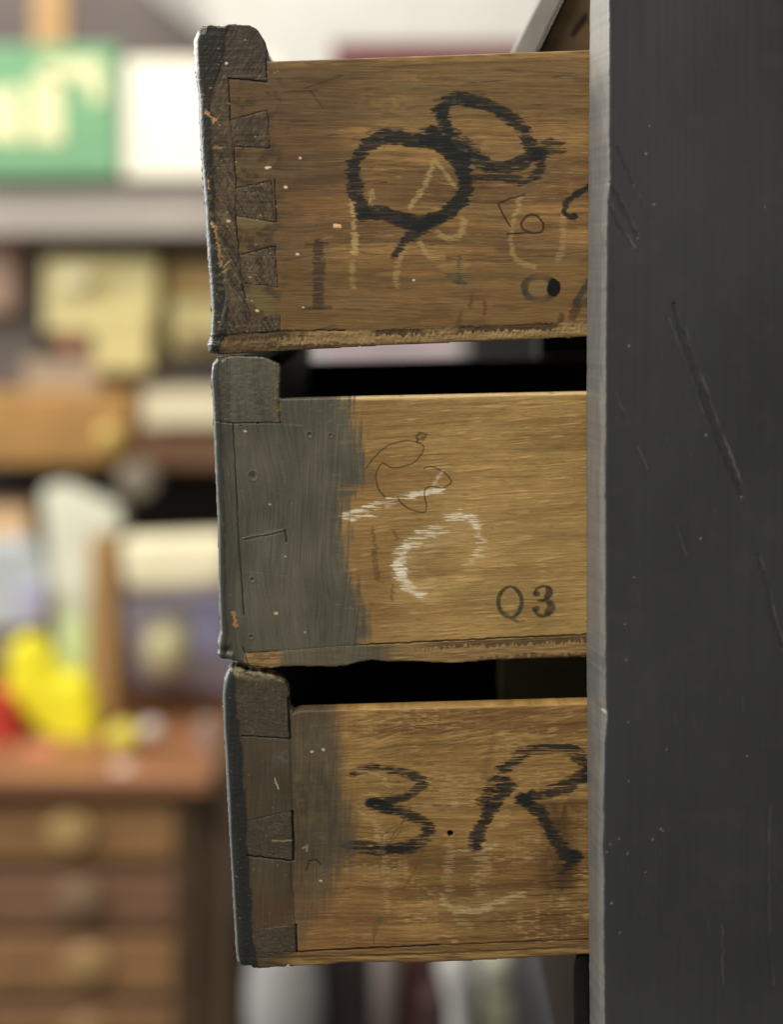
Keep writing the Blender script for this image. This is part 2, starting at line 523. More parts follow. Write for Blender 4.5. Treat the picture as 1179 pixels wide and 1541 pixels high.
# ================================================================== DRAWER 1 (top)
def paint1(f):
    X, Y = f.X, f.Y
    sl = -0.035
    v = Y - sl * (X - 600)      # rows along the board
    wood_base(f, C3(146, 111, 67), C3(112, 84, 52), C3(176, 144, 94), 101, 9, -0.0)
    wav = 7 * (fbm(X / 60, v * 0 + 1, 160, 3) - 0.5) * 2
    # top tone
    f.mix(C3(112, 90, 58) * (0.85 + 0.3 * fbm(X / 120, v / 4, 161)[..., None]), 0.65 * (1 - sst(165, 205, v + wav)))
    # dark weathered left part
    n = fbm(X / 90, v / 14, 163, 4)
    lm = (1 - sst(470, 600, X + 120 * (n - 0.5) + 0.25 * (v - 200)))
    f.mix(C3(96, 73, 50) * (0.75 + 0.5 * n[..., None]), 0.80 * lm)
    band = sst(222, 230, v + wav) * (1 - sst(272 , 277, v + 0.06 * (X - 480) + wav)) * (1 - sst(520, 560, X))
    f.mix(C3(82, 66, 47), 0.55 * band)
    warm = sst(277, 281, v + 0.06 * (X - 480) + wav) * (1 - sst(308, 318, v + 0.5 * wav)) * sst(415, 440, X) * (1 - sst(540, 640, X))
    f.mix(C3(136, 100, 60) * (0.8 + 0.4 * n[..., None]), 0.55 * warm)
    low = sst(384, 388, v + wav * 1.2 + 0.01 * (X - 600))
    f.mix(C3(120, 92, 55) * (0.8 + 0.4 * fbm(X / 110, v / 7, 165)[..., None]), 0.60 * low)
    f.groove([(430, 392), (520, 378), (560, 383), (640, 386), (700, 392), (760, 388), (830, 386), (890, 378)], 0.8, 0.3, 0.35, smooth=True, seed=11)
    for a, b in (((637, 131), (684, 128)), ((690, 128), (770, 120)), ((824, 118), (884, 113)), ((500, 116), (518, 113)), ((790, 160), (822, 158)),
                 ((425, 186), (470, 183)), ((484, 205), (516, 203)), ((470, 499), (512, 489)), ((600, 340), (664, 330))):
        f.stroke([a, ((a[0] + b[0]) / 2, (a[1] + b[1]) / 2 - 1), b], 2.4, C3(44, 34, 22), 0.7, 6, 1, 0.5, 0.9, int(a[0]), fade=(0.3, 0.3))
    # lighter upper arris of the board: wear, with its highlight painted in
    f.mix(C3(164, 134, 82), 0.55 * (1 - sst(94, 98, v + 2 * (n - 0.5))) * sst(0.25, 0.6, fbm(X / 40, v / 3, 171)))
    f.mix(C3(74, 58, 38), 0.5 * sst(98, 99, v) * (1 - sst(100, 102, v)) * sst(560, 620, X))
    f.mix(C3(112, 96, 68), 0.30 * sst(0.52, 0.70, fbm(X / 70, Y / 16, 248, 4)))
    f.mix(C3(74, 52, 34), 0.34 * sst(0.56, 0.72, fbm(X / 55, Y / 7, 249, 4)) * (1 - sst(490, 500, Y)))
    # pencil arrow
    for p in ([(459, 133), (516, 114)], [(466, 136), (486, 162)], [(429, 139), (478, 136)]):
        f.stroke(p, 1.6, C3(40, 32, 24), 0.75, 0.6, 0.5, 0.2, 0.8, 12, smooth=False)
    # chalk remains (under the ink)
    YC = C3(190, 160, 104)
    for i, (p, w_, a) in enumerate([([(531, 297), (533, 340), (534, 381)], 9, 0.75), ([(530, 395), (531, 432)], 9, 0.40),
                    ([(653, 242), (638, 282), (617, 312)], 7, 0.60), ([(653, 242), (668, 258), (684, 281)], 6, 0.5),
                    ([(697, 330), (697, 348), (681, 359), (660, 352)], 9, 0.5), ([(633, 366), (646, 385), (668, 388)], 8, 0.5),
                    ([(609, 372), (599, 399), (597, 430)], 9, 0.42), ([(784, 297), (773, 333), (769, 372), (780, 394), (806, 403)], 7, 0.50),
                    ([(848, 315), (848, 359), (841, 392)], 10, 0.35), ([(665, 402), (700, 398)], 14, 0.25), ([(556, 288), (560, 312)], 4, 0.5)]):
        f.stroke(p, w_ * 1.1, YC, a, 4, 1.5, 0.62, 2.2, 200 + i)
    # rubbed pale cloud at the top
    for (cx, cy, r) in ((565, 148, 26), (598, 160, 20), (630, 120, 20), (612, 150, 10)):
        f.mix(C3(158, 130, 82), 0.32 * np.exp(-(((X - cx) / r) ** 2 + ((Y - cy) / (r * .45)) ** 2)) * sst(0.4, 0.6, fbm(X / 8, Y / 5, 180)))
    # stamped I
    FI = C3(44, 39, 32)
    f.stroke([(479, 368), (480, 462)], 17, FI, 0.74, 2.5, 0.8, 0.52, 1.3, 220, smooth=False)
    f.stroke([(460, 369), (494, 367)], 5, FI, 0.55, 1.5, 0.5, 0.3, 1.3, 221, smooth=False)
    f.stroke([(457, 465), (498, 463)], 6, FI, 0.65, 1.5, 0.5, 0.3, 1.3, 222, smooth=False)
    # Q
    f.stroke([(648, 216), (615, 211), (585, 207), (562, 213), (541, 233), (533, 262), (535, 292), (547, 318)], 20.7, INK, 0.96, 7, 2, 0.35, 1.3, 230)
    f.stroke([(545, 322), (573, 321), (609, 333), (639, 335), (671, 323), (695, 299), (701, 270), (691, 246), (666, 218), (650, 200)], 23.2, INK, 0.97, 6, 2, 0.27, 1.3, 231)
    f.stroke([(656, 330), (630, 346), (610, 362), (594, 384)], 22.0, INK, 0.95, 7, 2, 0.40, 1.3, 232, w1=10)
    f.stroke([(552, 200), (580, 194), (606, 197)], 9.8, INK, 0.6, 7, 2, 0.85, 1.3, 233)
    for k in range(4):
        f.stroke([(544, 274 + 11 * k), (578, 276 + 11 * k)], 8, C3(40, 34, 26), 0.65, 9, 2, 0.95, 1.6, 234 + k, smooth=False)
    f.stroke([(556, 306), (561, 286), (563, 300)], 3.5, YC, 0.5, 1, 1, 0.4, 1.2, 239)
    # 8
    f.stroke([(662, 168), (682, 149), (712, 152), (748, 164), (774, 183), (792, 208), (808, 232)], 20.7, INK, 0.95, 8, 2, 0.47, 1.3, 240)
    f.stroke([(812, 232), (784, 246), (752, 252), (719, 243), (690, 222), (671, 196), (664, 170)], 19.5, INK, 0.95, 8, 2, 0.45, 1.3, 241)
    f.stroke([(806, 226), (834, 222)], 26.8, INK, 0.85, 11, 2, 0.70, 1.3, 242, smooth=False)
    f.stroke([(700, 272), (748, 265), (784, 274), (812, 258), (818, 236)], 14.6, INK, 0.9, 8, 2, 0.55, 1.3, 243)
    f.stroke([(640, 200), (664, 196), (690, 205), (716, 228), (740, 250)], 15.9, INK, 0.85, 9, 2, 0.60, 1.3, 244)
    f.stroke([(636, 212), (668, 220), (700, 240)], 18.3, INK, 0.9, 8, 2, 0.40, 1.3, 245)
    f.stroke([(655, 152), (690, 142)], 8.5, INK, 0.6, 9, 2, 0.90, 1.3, 246, smooth=False)
    f.stroke([(700, 283), (735, 284)], 6, C3(60, 48, 32), 0.6, 9, 2, 0.85, 1.3, 247, smooth=False)
    # L b in pen
    PN = C3(34, 28, 20)
    f.stroke([(790, 293), (768, 299), (750, 307), (758, 324), (769, 342)], 2.6, PN, 0.95, 0.5, 0.6, 0.1, 0.9, 250, smooth=False)
    f.stroke([(764, 352), (790, 351), (814, 350), (818, 338), (808, 325), (794, 325), (785, 337), (789, 346), (800, 350)], 3.0, PN, 0.95, 0.5, 0.6, 0.1, 0.9, 251)
    f.stroke([(800, 320), (832, 314)], 5, PN, 0.5, 6, 1, 0.8, 1.2, 252, smooth=False)
    # cut off C at the right
    f.stroke([(888, 279), (872, 290), (856, 303), (850, 316), (856, 326), (866, 326)], 9, INK, 0.95, 3, 1.5, 0.2, 1.6, 253)
    # stamped Q with blot, and A
    TE = C3(50, 56, 50)
    d = np.hypot((X - 812) / 27.0, (Y - 434) / 22.0) + 0.10 * (fbm(X / 7, Y / 7, 255) - 0.5)
    ring = sst(0.58, 0.66, d) * (1 - sst(0.98, 1.06, d)) * (0.35 + 0.65 * np.abs((X - 812) / 27.0)) * (0.7 + 0.5 * (fbm(X / 9, Y / 4, 256) - 0.3))
    f.mix(TE, 1.1 * ring); f.mix(C3(135, 118, 80), 0.35 * (1 - sst(0.5, 0.6, d)))
    d = np.hypot((X - 834) / 11.5, (Y - 433) / 15.0) + 0.35 * (fbm(X / 6, Y / 6, 257) - 0.5)
    f.mix(C3(18, 17, 16), 1 - sst(0.82, 0.98, d), 0.4)
    f.stroke([(866, 457), (876, 440), (888, 420)], 9, TE, 0.85, 2, 1, 0.35, 1.5, 258)
    f.stroke([(868, 455), (890, 452)], 10, TE, 0.7, 2, 1, 0.35, 1.5, 259, smooth=False)
    # small teal cross
    f.stroke([(671, 414), (710, 415)], 7, C3(62, 72, 60), 0.6, 6, 1, 0.7, 1.6, 260, smooth=False)
    f.stroke([(692, 386), (691, 428)], 7, C3(58, 60, 48), 0.6, 3, 1, 0.75, 1.6, 261, smooth=False)
    f.stroke([(684, 424), (700, 426)], 7, C3(46, 54, 48), 0.7, 3, 1, 0.3, 1.6, 262, smooth=False)
    RB = C3(66, 44, 30)
    for i, (a, b, w_, al) in enumerate([((712, 443), (708, 462), 5, .6), ((730, 455), (729, 474), 6, .6), ((694, 472), (688, 500), 7, .5), ((678, 494), (706, 493), 7, .6),
                         ((868, 462), (862, 478), 15, .75), ((846, 476), (845, 492), 10, .75), ((838, 492), (862, 494), 8, .6), ((672, 495), (700, 505), 8, .5)]):
        f.stroke([a, b], w_, RB, al, 3, 2, 0.45, 1.6, 264 + i, smooth=False)
    # ---- bottom strip: rough plywood edge
    sy = np.interp(X, [330, 422, 600, 885], [505, 499, 495, 483])
    by = np.interp(X, [330, 500, 600, 885], [530, 524, 520, 507])
    q = (Y - sy) / (by - sy)
    smk = sst(-0.02, 0.04, q)
    sc = C3(148, 122, 80)
    n = fbm(X / 26, Y / 3.0, 280, 4)
    f.mix(sc * (0.6 + 0.8 * n[..., None]), smk, 0.75)
    f.H += smk * (1.3 * (n - 0.5) - 0.8 + 1.2 * (vnoise(X / 3, Y / 4, 283) - 0.5))
    ser = sst(0.0, 0.1, q) * (1 - sst(0.20 + 0.35 * vnoise(X / 2.6, Y / 30, 281), 0.28 + 0.4 * vnoise(X / 2.6, Y / 30, 281), q))
    ser *= sst(0.30, 0.55, fbm(X / 45, Y * 0, 282, 3))
    f.mix(C3(46, 36, 24), 0.8 * ser); f.H -= 1.2 * ser
    ser2 = sst(0.70, 0.85, q + 0.35 * (vnoise(X / 4, Y / 3, 284) - 0.5)) * (1 - sst(420, 760, X + 100 * (n - .5)))
    f.mix(C3(50, 40, 28), 0.75 * ser2)
    f.mix(C3(70, 60, 40), 0.6 * sst(0, 0.05, q) * (1 - sst(360, 480, X)))
    f.mix(C3(66, 50, 32), 0.5 * sst(0.75, .9, q))
    # ---- front board: end grain with dovetail pins
    J = J1
    inside = inpoly(X, Y, J).astype(float)
    end_grain(f, inside, C3(62, 50, 36), C3(98, 82, 58), 290, 3.2, 7, 0.35)
    topb = inside * (1 - sst(100, 126, Y))
    f.mix(C3(58, 50, 42) * (0.6 + 0.8 * fbm(X / 9, Y / 6, 291)[..., None]), 0.75 * topb, 0.5)
    # tails carried over by the side, browner and dirtier
    tl = (1 - inside) * (1 - sst(398, 424, X))
    f.mix(C3(96, 77, 51) * (0.8 + 0.4 * fbm(X / 40, Y / 6, 292)[..., None]), 0.75 * tl)
    f.mix(C3(120, 106, 70), 0.6 * tl * sst(310, 322, Y) * (1 - sst(338, 346, Y)))
    f.mix(C3(122, 108, 72), 0.45 * tl * sst(430, 440, Y) * (1 - sst(470, 478, Y)))
    # dark paint along the outer face edge
    lx = np.interp(Y, [p[0] for p in paint1.leftx], [p[1] for p in paint1.leftx])
    wv = 8 * (fbm(X / 9, Y / 16, 293, 3) - 0.5)
    pe = np.interp(Y, [36, 90, 150, 260, 340, 400, 440, 480, 530], [52, 44, 20, 18, 16, 18, 24, 26, 20])
    pm = 1 - sst(pe - 2, pe + 2, X - lx + wv)
    f.mix(C3(40, 40, 38) * (0.8 + 0.5 * fbm(X / 6, Y / 20, 294)[..., None]), 0.93 * pm * sst(0.1, 0.3, fbm(X / 5, Y / 9, 295) + (X - lx < 12)), 0.36)
    f.H += 1.4 * pm * (0.85 + 0.3 * fbm(X / 9, Y / 40, 296))
    # lost paint: raw orange wood
    OR = C3(180, 140, 92)
    for i, (p, w_) in enumerate([([(310, 170), (318, 176), (322, 184)], 5), ([(318, 178), (325, 181)], 4), ([(322, 222), (334, 222)], 4), ([(320, 335), (325, 350), (328, 362)], 5),
                ([(326, 362), (332, 385), (332, 402)], 6), ([(336, 402), (346, 392)], 4), ([(334, 408), (341, 405)], 4), ([(314, 270), (315, 285)], 2.5)]):
        f.stroke(p, w_ * 0.8, OR, 0.95, 4, 3, 0.35, 0.8, 300 + i, smooth=False, h=-0.5, gs=4)
    # rasp marks on the pins
    gr = fbm(X / 14, Y / 11, 313, 4)
    f.mix(C3(48, 40, 30), 0.55 * (1 - sst(405, 440, X)) * sst(0.48, 0.66, gr)); f.mix(C3(112, 100, 72), 0.35 * (1 - sst(400, 430, X)) * sst(0.55, 0.72, fbm(X / 10, Y / 5, 314, 3)) * sst(230, 260, Y))
    hat = vnoise((X * 0.86 - Y * 0.5) / 1.9, (X * 0.5 + Y * 0.86) / 30, 311)
    lowm = inside * sst(225, 250, Y) * (1 - pm)
    f.mix(C3(118, 106, 78), 0.35 * lowm * sst(0.35, 0.6, gr) * sst(0.60, 0.78, hat)); f.H -= 1.0 * lowm * (1 - hat)
    f.mix(C3(30, 26, 20), 0.45 * lowm * sst(0.66, 0.8, 1 - hat))
    # moulding at the lower corner
    f.stroke([(338, 425), (342, 445), (338, 470), (334, 490)], 5, C3(84, 84, 74), 0.7, 1, 1, 0.2, 1.5, 312, h=1.8, gs=5)
    for p in (J1[4:9], J1[8:13], J1[12:17], J1[16:19]):
        f.groove(p, 0.8, 0.8, 0.40, seed=330, wob=1.6)
    f.groove([(344, 118), (347, 181), (352, 221), (356, 284), (355, 325), (360, 384), (364, 427), (376, 500)], 0.9, 0.7, 0.40, seed=335, wob=1.8)
    f.groove([(400, 90), (402, 124), (345, 118)], 1.2, 1.0, 0.8, seed=336)
    f.groove([(413, 272), (416, 334)], 1.8, 1.2, 0.8, seed=337)
    f.groove([(330, 505), (422, 499), (520, 497)], 1.4, 1.0, 0.6, seed=338)
    f.specks([(452, 238, 1.6), (402, 253, 2.2), (406, 252, 1.6), (430, 282, 2.0), (448, 383, 1.8), (387, 468, 1.8), (344, 333, 1.8), (457, 463, 1.2), (623, 422, 1.6), (341, 96, 1.6)], 1.8, C3(225, 212, 180))
    f.specks([(506, 340, 3.2), (511, 341, 2.6)], 3, C3(235, 190, 140))
    f.rand_specks(60, (300, 60, 420, 500), 1.2, C3(160, 150, 120), 5)
    f.rand_specks(60, (410, 100, 885, 490), 0.9, C3(40, 30, 20), 6, amp=.6)


paint1.leftx = [(36, 294), (60, 290), (95, 291), (140, 297), (200, 299), (300, 306), (385, 311), (420, 314), (470, 317), (500, 315), (520, 311), (532, 313)]
J1 = [(280, 20), (400, 20), (412, 60), (401, 92), (402, 124), (344, 118), (347, 181), (403, 166), (406, 224), (352, 221),
      (356, 284), (409, 272), (413, 335), (355, 325), (360, 384), (415, 371), (418, 432), (365, 427), (378, 482), (422, 474), (423, 500), (346, 504), (338, 512), (333, 545), (280, 545)]
O1 = [(296, 46), (290, 60), (291, 95), (297, 140), (299, 200), (303, 260), (307, 310), (309, 350), (311, 385), (314, 420), (317, 470), (316, 500), (311, 520), (313, 531), (330, 533.5),
      (420, 529), (500, 524), (600, 519), (885, 507), (1205, 492), (1205, 64.7), (402, 93), (402, 78), (397, 60), (387, 45), (375, 38),
      (345, 37), (335, 41), (318, 38), (304, 39)]
ST1 = [(325, 503.5), (422, 498.5), (600, 494.5), (885, 482.5), (1205, 470), (1205, 520), (325, 545)]
FB1 = [(300, 60), (306, 48), (380, 44), (394, 62), (398, 80), (398, 140), (400, 300), (415, 500), (336, 520), (322, 515), (313, 400), (304, 200)]
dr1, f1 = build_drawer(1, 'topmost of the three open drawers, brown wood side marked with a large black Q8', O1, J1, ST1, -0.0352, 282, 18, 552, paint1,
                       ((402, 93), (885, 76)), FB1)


# ================================================================== DRAWER 2 (middle)
def paint2(f):
    X, Y = f.X, f.Y
    y2 = wood_base(f, C3(167, 134, 82), C3(151, 118, 70), C3(186, 152, 96), 401, 7, 0.045, 0.6)
    # pale ray lines rising to the right
    yl = Y + 0.10 * (X - 560) + 5 * (fbm(X / 120, Y / 90, 402) - 0.5)
    ln = vnoise(X / 60, yl / 2.0, 403) * vnoise(X / 24, yl / 9, 404)
    f.mix(C3(196, 162, 104), 0.7 * sst(0.45, 0.7, ln)); f.H += 0.4 * sst(0.4, 0.7, ln)
    f.mix(C3(134, 99, 58), 0.4 * (1 - sst(560, 660, X + 60 * (fbm(X / 30, Y / 30, 405) - 0.5))))
    f.mix(C3(118, 88, 50), 0.5 * np.exp(-((Y - np.interp(X, [540, 640, 885], [624, 614, 602])) / 6) ** 2) * sst(0.3, 0.6, fbm(X / 60, Y / 3, 406)))
    f.mix(C3(178, 146, 92), 0.30 * np.exp(-(((X - 800) / 90) ** 2 + ((Y - 830) / 80) ** 2)))  # right part lightened, the light on it painted into the wood
    f.groove([(556, 662), (600, 658), (650, 655), (688, 652)], 0.8, 0.2, 0.45, col=C3(96, 58, 32), seed=5, smooth=True)
    f.groove([(560, 680), (620, 672)], 0.8, 0.2, 0.35, col=C3(96, 62, 34), seed=6)
    f.mix(C3(216, 190, 138), 0.8 * (1 - sst(2.0, 4.5, Y - np.interp(X, [424, 640, 760, 885, 1205], [601, 598, 594, 591, 583]))) * sst(424, 428, X) * sst(0.2, 0.4, fbm(X / 30, Y / 4, 409)))  # worn arris made paler, painting in its bright top highlight
    # chalk
    CH = C3(238, 227, 200)
    f.stroke([(520, 776), (550, 766), (590, 754), (625, 746), (662, 736)], 13, CH, 0.8, 9, 2.0, 0.9, 2.0, 410)
    f.stroke([(620, 745), (664, 737)], 8, CH, 0.75, 6, 1.2, 0.35, 1.6, 411, smooth=False)
    f.stroke([(650, 733), (660, 718), (668, 708)], 5, CH, 0.35, 3, 1, 0.7, 1.6, 412)
    f.stroke([(524, 782), (560, 774)], 7, CH, 0.8, 12, 1, 0.8, 1.6, 413, smooth=False)
    f.stroke([(700, 790), (660, 806), (622, 830), (612, 866), (640, 888)], 44, C3(196, 172, 124), 0.32, 12, 3, 0.55, 6, 408)
    f.stroke([(713, 788), (686, 779), (655, 798), (621, 817), (605, 836), (602, 860)], 22, CH, 0.85, 9, 2.0, 0.86, 1.8, 414)
    f.stroke([(603, 850), (606, 868), (616, 884), (635, 894)], 13, CH, 0.9, 8, 1.5, 0.6, 1.8, 415)
    f.stroke([(716, 786), (722, 806), (722, 830), (700, 848)], 13, CH, 0.55, 9, 1.5, 0.90, 1.8, 416)
    f.stroke([(615, 882), (650, 886), (700, 870), (722, 845)], 26, C3(206, 176, 112), 0.35, 9, 2, 0.6, 2.5, 417)
    # pencil squiggle
    PC = C3(52, 40, 24)
    f.stroke([(550, 705), (562, 690), (576, 676), (590, 668), (607, 664), (622, 664), (634, 668), (638, 675), (633, 686), (624, 695), (608, 702), (590, 704), (576, 697), (568, 708), (566, 720), (570, 736), (580, 748)], 2.1, PC, 0.85, 0.4, 0.5, 0.12, 0.8, 420)
    f.stroke([(638, 705), (645, 702), (656, 704), (670, 712), (679, 723), (676, 730), (664, 734), (650, 732), (641, 736), (639, 746), (642, 760), (641, 769), (634, 771), (617, 766), (604, 757), (599, 748)], 2.1, PC, 0.85, 0.4, 0.5, 0.12, 0.8, 421)
    f.stroke([(628, 665), (628, 656), (633, 652), (643, 653)], 4, C3(50, 42, 28), 0.8, 2, 1, 0.4, 1.0, 422)
    f.stroke([(632, 660), (640, 657), (636, 663)], 4, C3(60, 48, 32), 0.7, 2, 1, 0.5, 1.0, 423)
    # smudges left
    for i, (p, w_) in enumerate([([(563, 830), (568, 870)], 9), ([(570, 860), (568, 875), (580, 876)], 4), ([(592, 880), (590, 902)], 4), ([(592, 800), (598, 812)], 5), ([(560, 795), (566, 830)], 5)]):
        f.stroke(p, w_, C3(92, 66, 40), 0.55, 3, 1, 0.5, 1.4, 425 + i, smooth=False)
    # stamp Q 3
    GQ = C3(88, 78, 50)
    d = np.hypot((X - 768) / 20.5, (Y - 906) / 24.5) + 0.05 * (fbm(X / 5, Y / 5, 430) - 0.5)
    side = np.abs((X - 768) / 20.5)
    inn = 0.88 - 0.26 * side
    ring = sst(inn - 0.04, inn + 0.04, d) * (1 - sst(0.98, 1.05, d)) * (0.55 + 0.5 * fbm(X / 10, Y / 10, 431))
    f.mix(C3(74, 66, 44), 1.1 * ring)
    f.mix(C3(52, 46, 34), 0.7 * ring * np.exp(-(((X - 776) / 9) ** 2 + ((Y - 885) / 7) ** 2)))
    f.stroke([(758, 922), (770, 930), (780, 935), (790, 934)], 7, GQ, 0.75, 1, 1, 0.2, 1.4, 432, w1=3)
    G3 = C3(50, 46, 34)
    for i, (p, w_) in enumerate([([(806, 893), (807, 887), (814, 883), (822, 883), (828, 887)], 4), ([(806, 893), (809, 893)], 8), ([(826, 887), (828, 892), (824, 898)], 10), ([(824, 899), (818, 903), (811, 904)], 4.5),
                                 ([(816, 904), (824, 905), (829, 909)], 5), ([(829, 909), (831, 915), (826, 921)], 12), ([(828, 922), (818, 927), (809, 924), (805, 918)], 5), ([(805, 917), (808, 916)], 9)]):
        f.stroke(p, w_, G3, 0.85, 0.8, 0.6, 0.15, 1.2, 433 + i, smooth=len(p) > 2)
    # ---- bottom strip
    sy = np.interp(X, [370, 520, 620, 885], [982, 972, 968, 955])
    by = np.interp(X, [370, 520, 885], [1004, 1001, 988])
    q = (Y - sy) / (by - sy)
    smk = sst(-0.02, 0.04, q)
    n = fbm(X / 30, Y / 3.0, 440, 4)
    f.mix(C3(146, 118, 76) * (0.75 + 0.5 * n[..., None]), smk, 0.72)
    f.H += smk * (1.6 * (n - 0.5) + 0.6)
    ser = sst(0.0, 0.08, q) * (1 - sst(0.10 + 0.30 * vnoise(X / 2.4, Y / 30, 441), 0.2 + 0.34 * vnoise(X / 2.4, Y / 30, 441), q)) * sst(600, 680, X)
    f.mix(C3(66, 48, 30), 0.7 * ser); f.H -= 1.0 * ser
    f.groove([(374, 982), (450, 977), (520, 971.5), (620, 967), (700, 963), (885, 955)], 1.6, 1.4, 0.85, seed=443)
    ser2 = sst(0.75, 0.9, q + 0.3 * (vnoise(X / 4, Y / 3, 444) - 0.5)) * sst(690, 740, X)
    f.mix(C3(60, 46, 30), 0.7 * ser2)
    # ---- grey paint: front board and left part of the side
    J = J2
    inside = inpoly(X, Y, J).astype(float)
    edge = np.interp(Y, [595, 620, 650, 700, 725, 745, 775, 850, 890, 920, 950, 975, 1010], [534, 540, 547, 557, 560, 536, 524, 530, 548, 562, 566, 546, 540])
    rag = 2 * (vnoise(X / 40, Y / 3.0, 450) - 0.5) + 26 * (fbm(X / 9, Y / 40, 451) - 0.5)
    streak = vnoise((X + 0.06 * Y) / 3.2, Y / 38, 452)
    dpaint = edge - X + rag
    pm = sst(-3, 17, dpaint + 22 * (streak - 0.5))
    grain_show = fbm(X / 40, Y / 2.2, 453, 2)
    pm = np.clip(pm * (1.0 - 0.22 * sst(0.45, 0.7, grain_show) * (1 - sst(8, 34, dpaint))), 0, 1)
    ln2 = sst(0.60, 0.75, vnoise(X / 60, Y / 1.6, 454)) * np.exp(-((Y - 735) / 22) ** 2) * sst(500, 520, X)
    pm *= 1 - 0.5 * ln2
    low = sst(980, 986, Y - np.interp(X, [370, 885], [4, -24]))
    pm2 = pm * (1 - smk) + smk * (1 - sst(545, 640, X + 40 * (n - .5))) * 0.85 * sst(415, 430, X + 14 * (n - 0.5))
    pm2 = np.maximum(pm2, inside)
    brush(f, pm2, C3(92, 89, 76), 455, 0.05, 0.45)
    f.mix(C3(120, 112, 80), 0.5 * pm * sst(0.62, 0.72, fbm(X / 6, Y / 3, 456)) * sst(600, 606, Y) * (1 - sst(630, 645, Y)) * sst(450, 470, X))
    f.mix(C3(122, 118, 96), 0.4 * pm * sst(0.70, 0.78, fbm(X / 16, Y / 5, 457)) * sst(480, 520, X))
    # rawer strip to the left of the painted strip
    f.mix(C3(116, 88, 58), 0.7 * smk * sst(0.52, 0.6, fbm(X / 16, Y / 6, 458)) * (1 - sst(414, 420, X + 10 * (n - .5))) * sst(376, 384, X))
    # block
    blk = inside * (1 - sst(630, 636, Y))
    crk = fbm(X / 6, Y / 4, 459, 3)
    f.mul(1 + 0.5 * (crk - 0.5), blk); f.H += 1.0 * blk * (crk - 0.5)
    wrn = blk * sst(404, 422, X + 8 * (crk - 0.5)) * sst(0.35, 0.6, fbm(X / 7, Y / 9, 460))
    f.mix(C3(120, 100, 58), 0.7 * wrn); f.H -= 0.8 * wrn
    f.mix(C3(38, 36, 30), 0.35 * inside * (1 - sst(343, 352, X - 0.03 * (Y - 640))))
    # outer face paint ridge
    lx = np.interp(Y, [p[0] for p in paint2.leftx], [p[1] for p in paint2.leftx])
    pr = 1 - sst(9, 13, X - lx + 5 * (fbm(X / 8, Y / 12, 461) - 0.5))
    f.mix(C3(50, 51, 49), 0.75 * pr, 0.32); f.H += 1.2 * pr
    f.mix(C3(150, 142, 118), 0.6 * (1 - sst(2.0, 4.0, X - lx)) * sst(0.58, 0.68, fbm(X / 5, Y / 9, 462)) * sst(600, 620, Y))
    # joints seen through the paint
    f.groove([(326, 634), (352, 637), (398, 636), (422, 637)], 1.1, 1.1, 0.5, seed=465)
    f.groove([(351, 638), (354, 700), (359, 800), (364, 870), (367, 925)], 1.5, 1.3, 0.55, seed=466)
    f.groove([(430, 798), (431, 816)], 2.0, 1.6, 0.7, seed=467)
    f.groove([(420, 606), (422, 637)], 1.3, 1.1, 0.6, seed=468)
    f.stroke([(366, 810), (380, 806), (428, 797)], 2.4, C3(118, 116, 100), 0.55, 1, 1, 0.2, 1.0, 469, smooth=False, h=1.0)
    f.groove([(368, 813), (400, 806), (428, 800)], 0.8, 0.9, 0.4, seed=470)
    f.stroke([(428, 640), (456, 641)], 3, C3(128, 120, 96), 0.4, 4, 1, 0.6, 1, 471, smooth=False, h=0.6)
    for (hx, hy, r) in ((381, 716, 5.0), (380, 872, 2.6), (378, 958, 2.2), (362, 641, 1.6), (388, 637, 1.8), (466, 654, 3), (498, 655, 2)):
        d = np.hypot(X - hx, Y - hy)
        f.H -= 1.6 * np.exp(-(d / r) ** 2) - 0.7 * np.exp(-((d - r * 1.5) / 1.5) ** 2); f.mix(C3(34, 32, 28), 0.55 * np.exp(-(d / (r * 0.7)) ** 2))
    f.stroke([(351, 922), (354, 932), (352, 938), (357, 941)], 5, C3(165, 118, 76), 0.95, 3, 2, 0.3, 0.8, 475, smooth=False, gs=5)
    f.specks([(369, 649, 1.8), (416, 923, 2.2)], 2, C3(225, 190, 130))
    f.specks([(407, 759, 1.4), (459, 952, 1.4), (430, 837, 1.2)], 1.4, C3(170, 165, 140))
    f.groove([(366, 975), (374, 1000)], 1.6, 1.0, 0.5, seed=476)
    # blob at the lower corner
    for (hx, hy, r, h_) in ((334, 972, 9, 2.0), (343, 978, 6, -3.0), (348, 986, 5, 2.5), (338, 990, 8, 2.0)):
        f.H += h_ * np.exp(-(np.hypot(X - hx, Y - hy) / r) ** 2)
    f.mix(C3(26, 25, 23), 0.7 * np.exp(-(np.hypot(X - 342, Y - 978) / 5) ** 2))
    f.rand_specks(40, (330, 560, 540, 990), 1.0, C3(130, 126, 105), 7, amp=.6)
    f.rand_specks(26, (560, 610, 885, 950), 0.9, C3(80, 56, 34), 8, amp=.6)


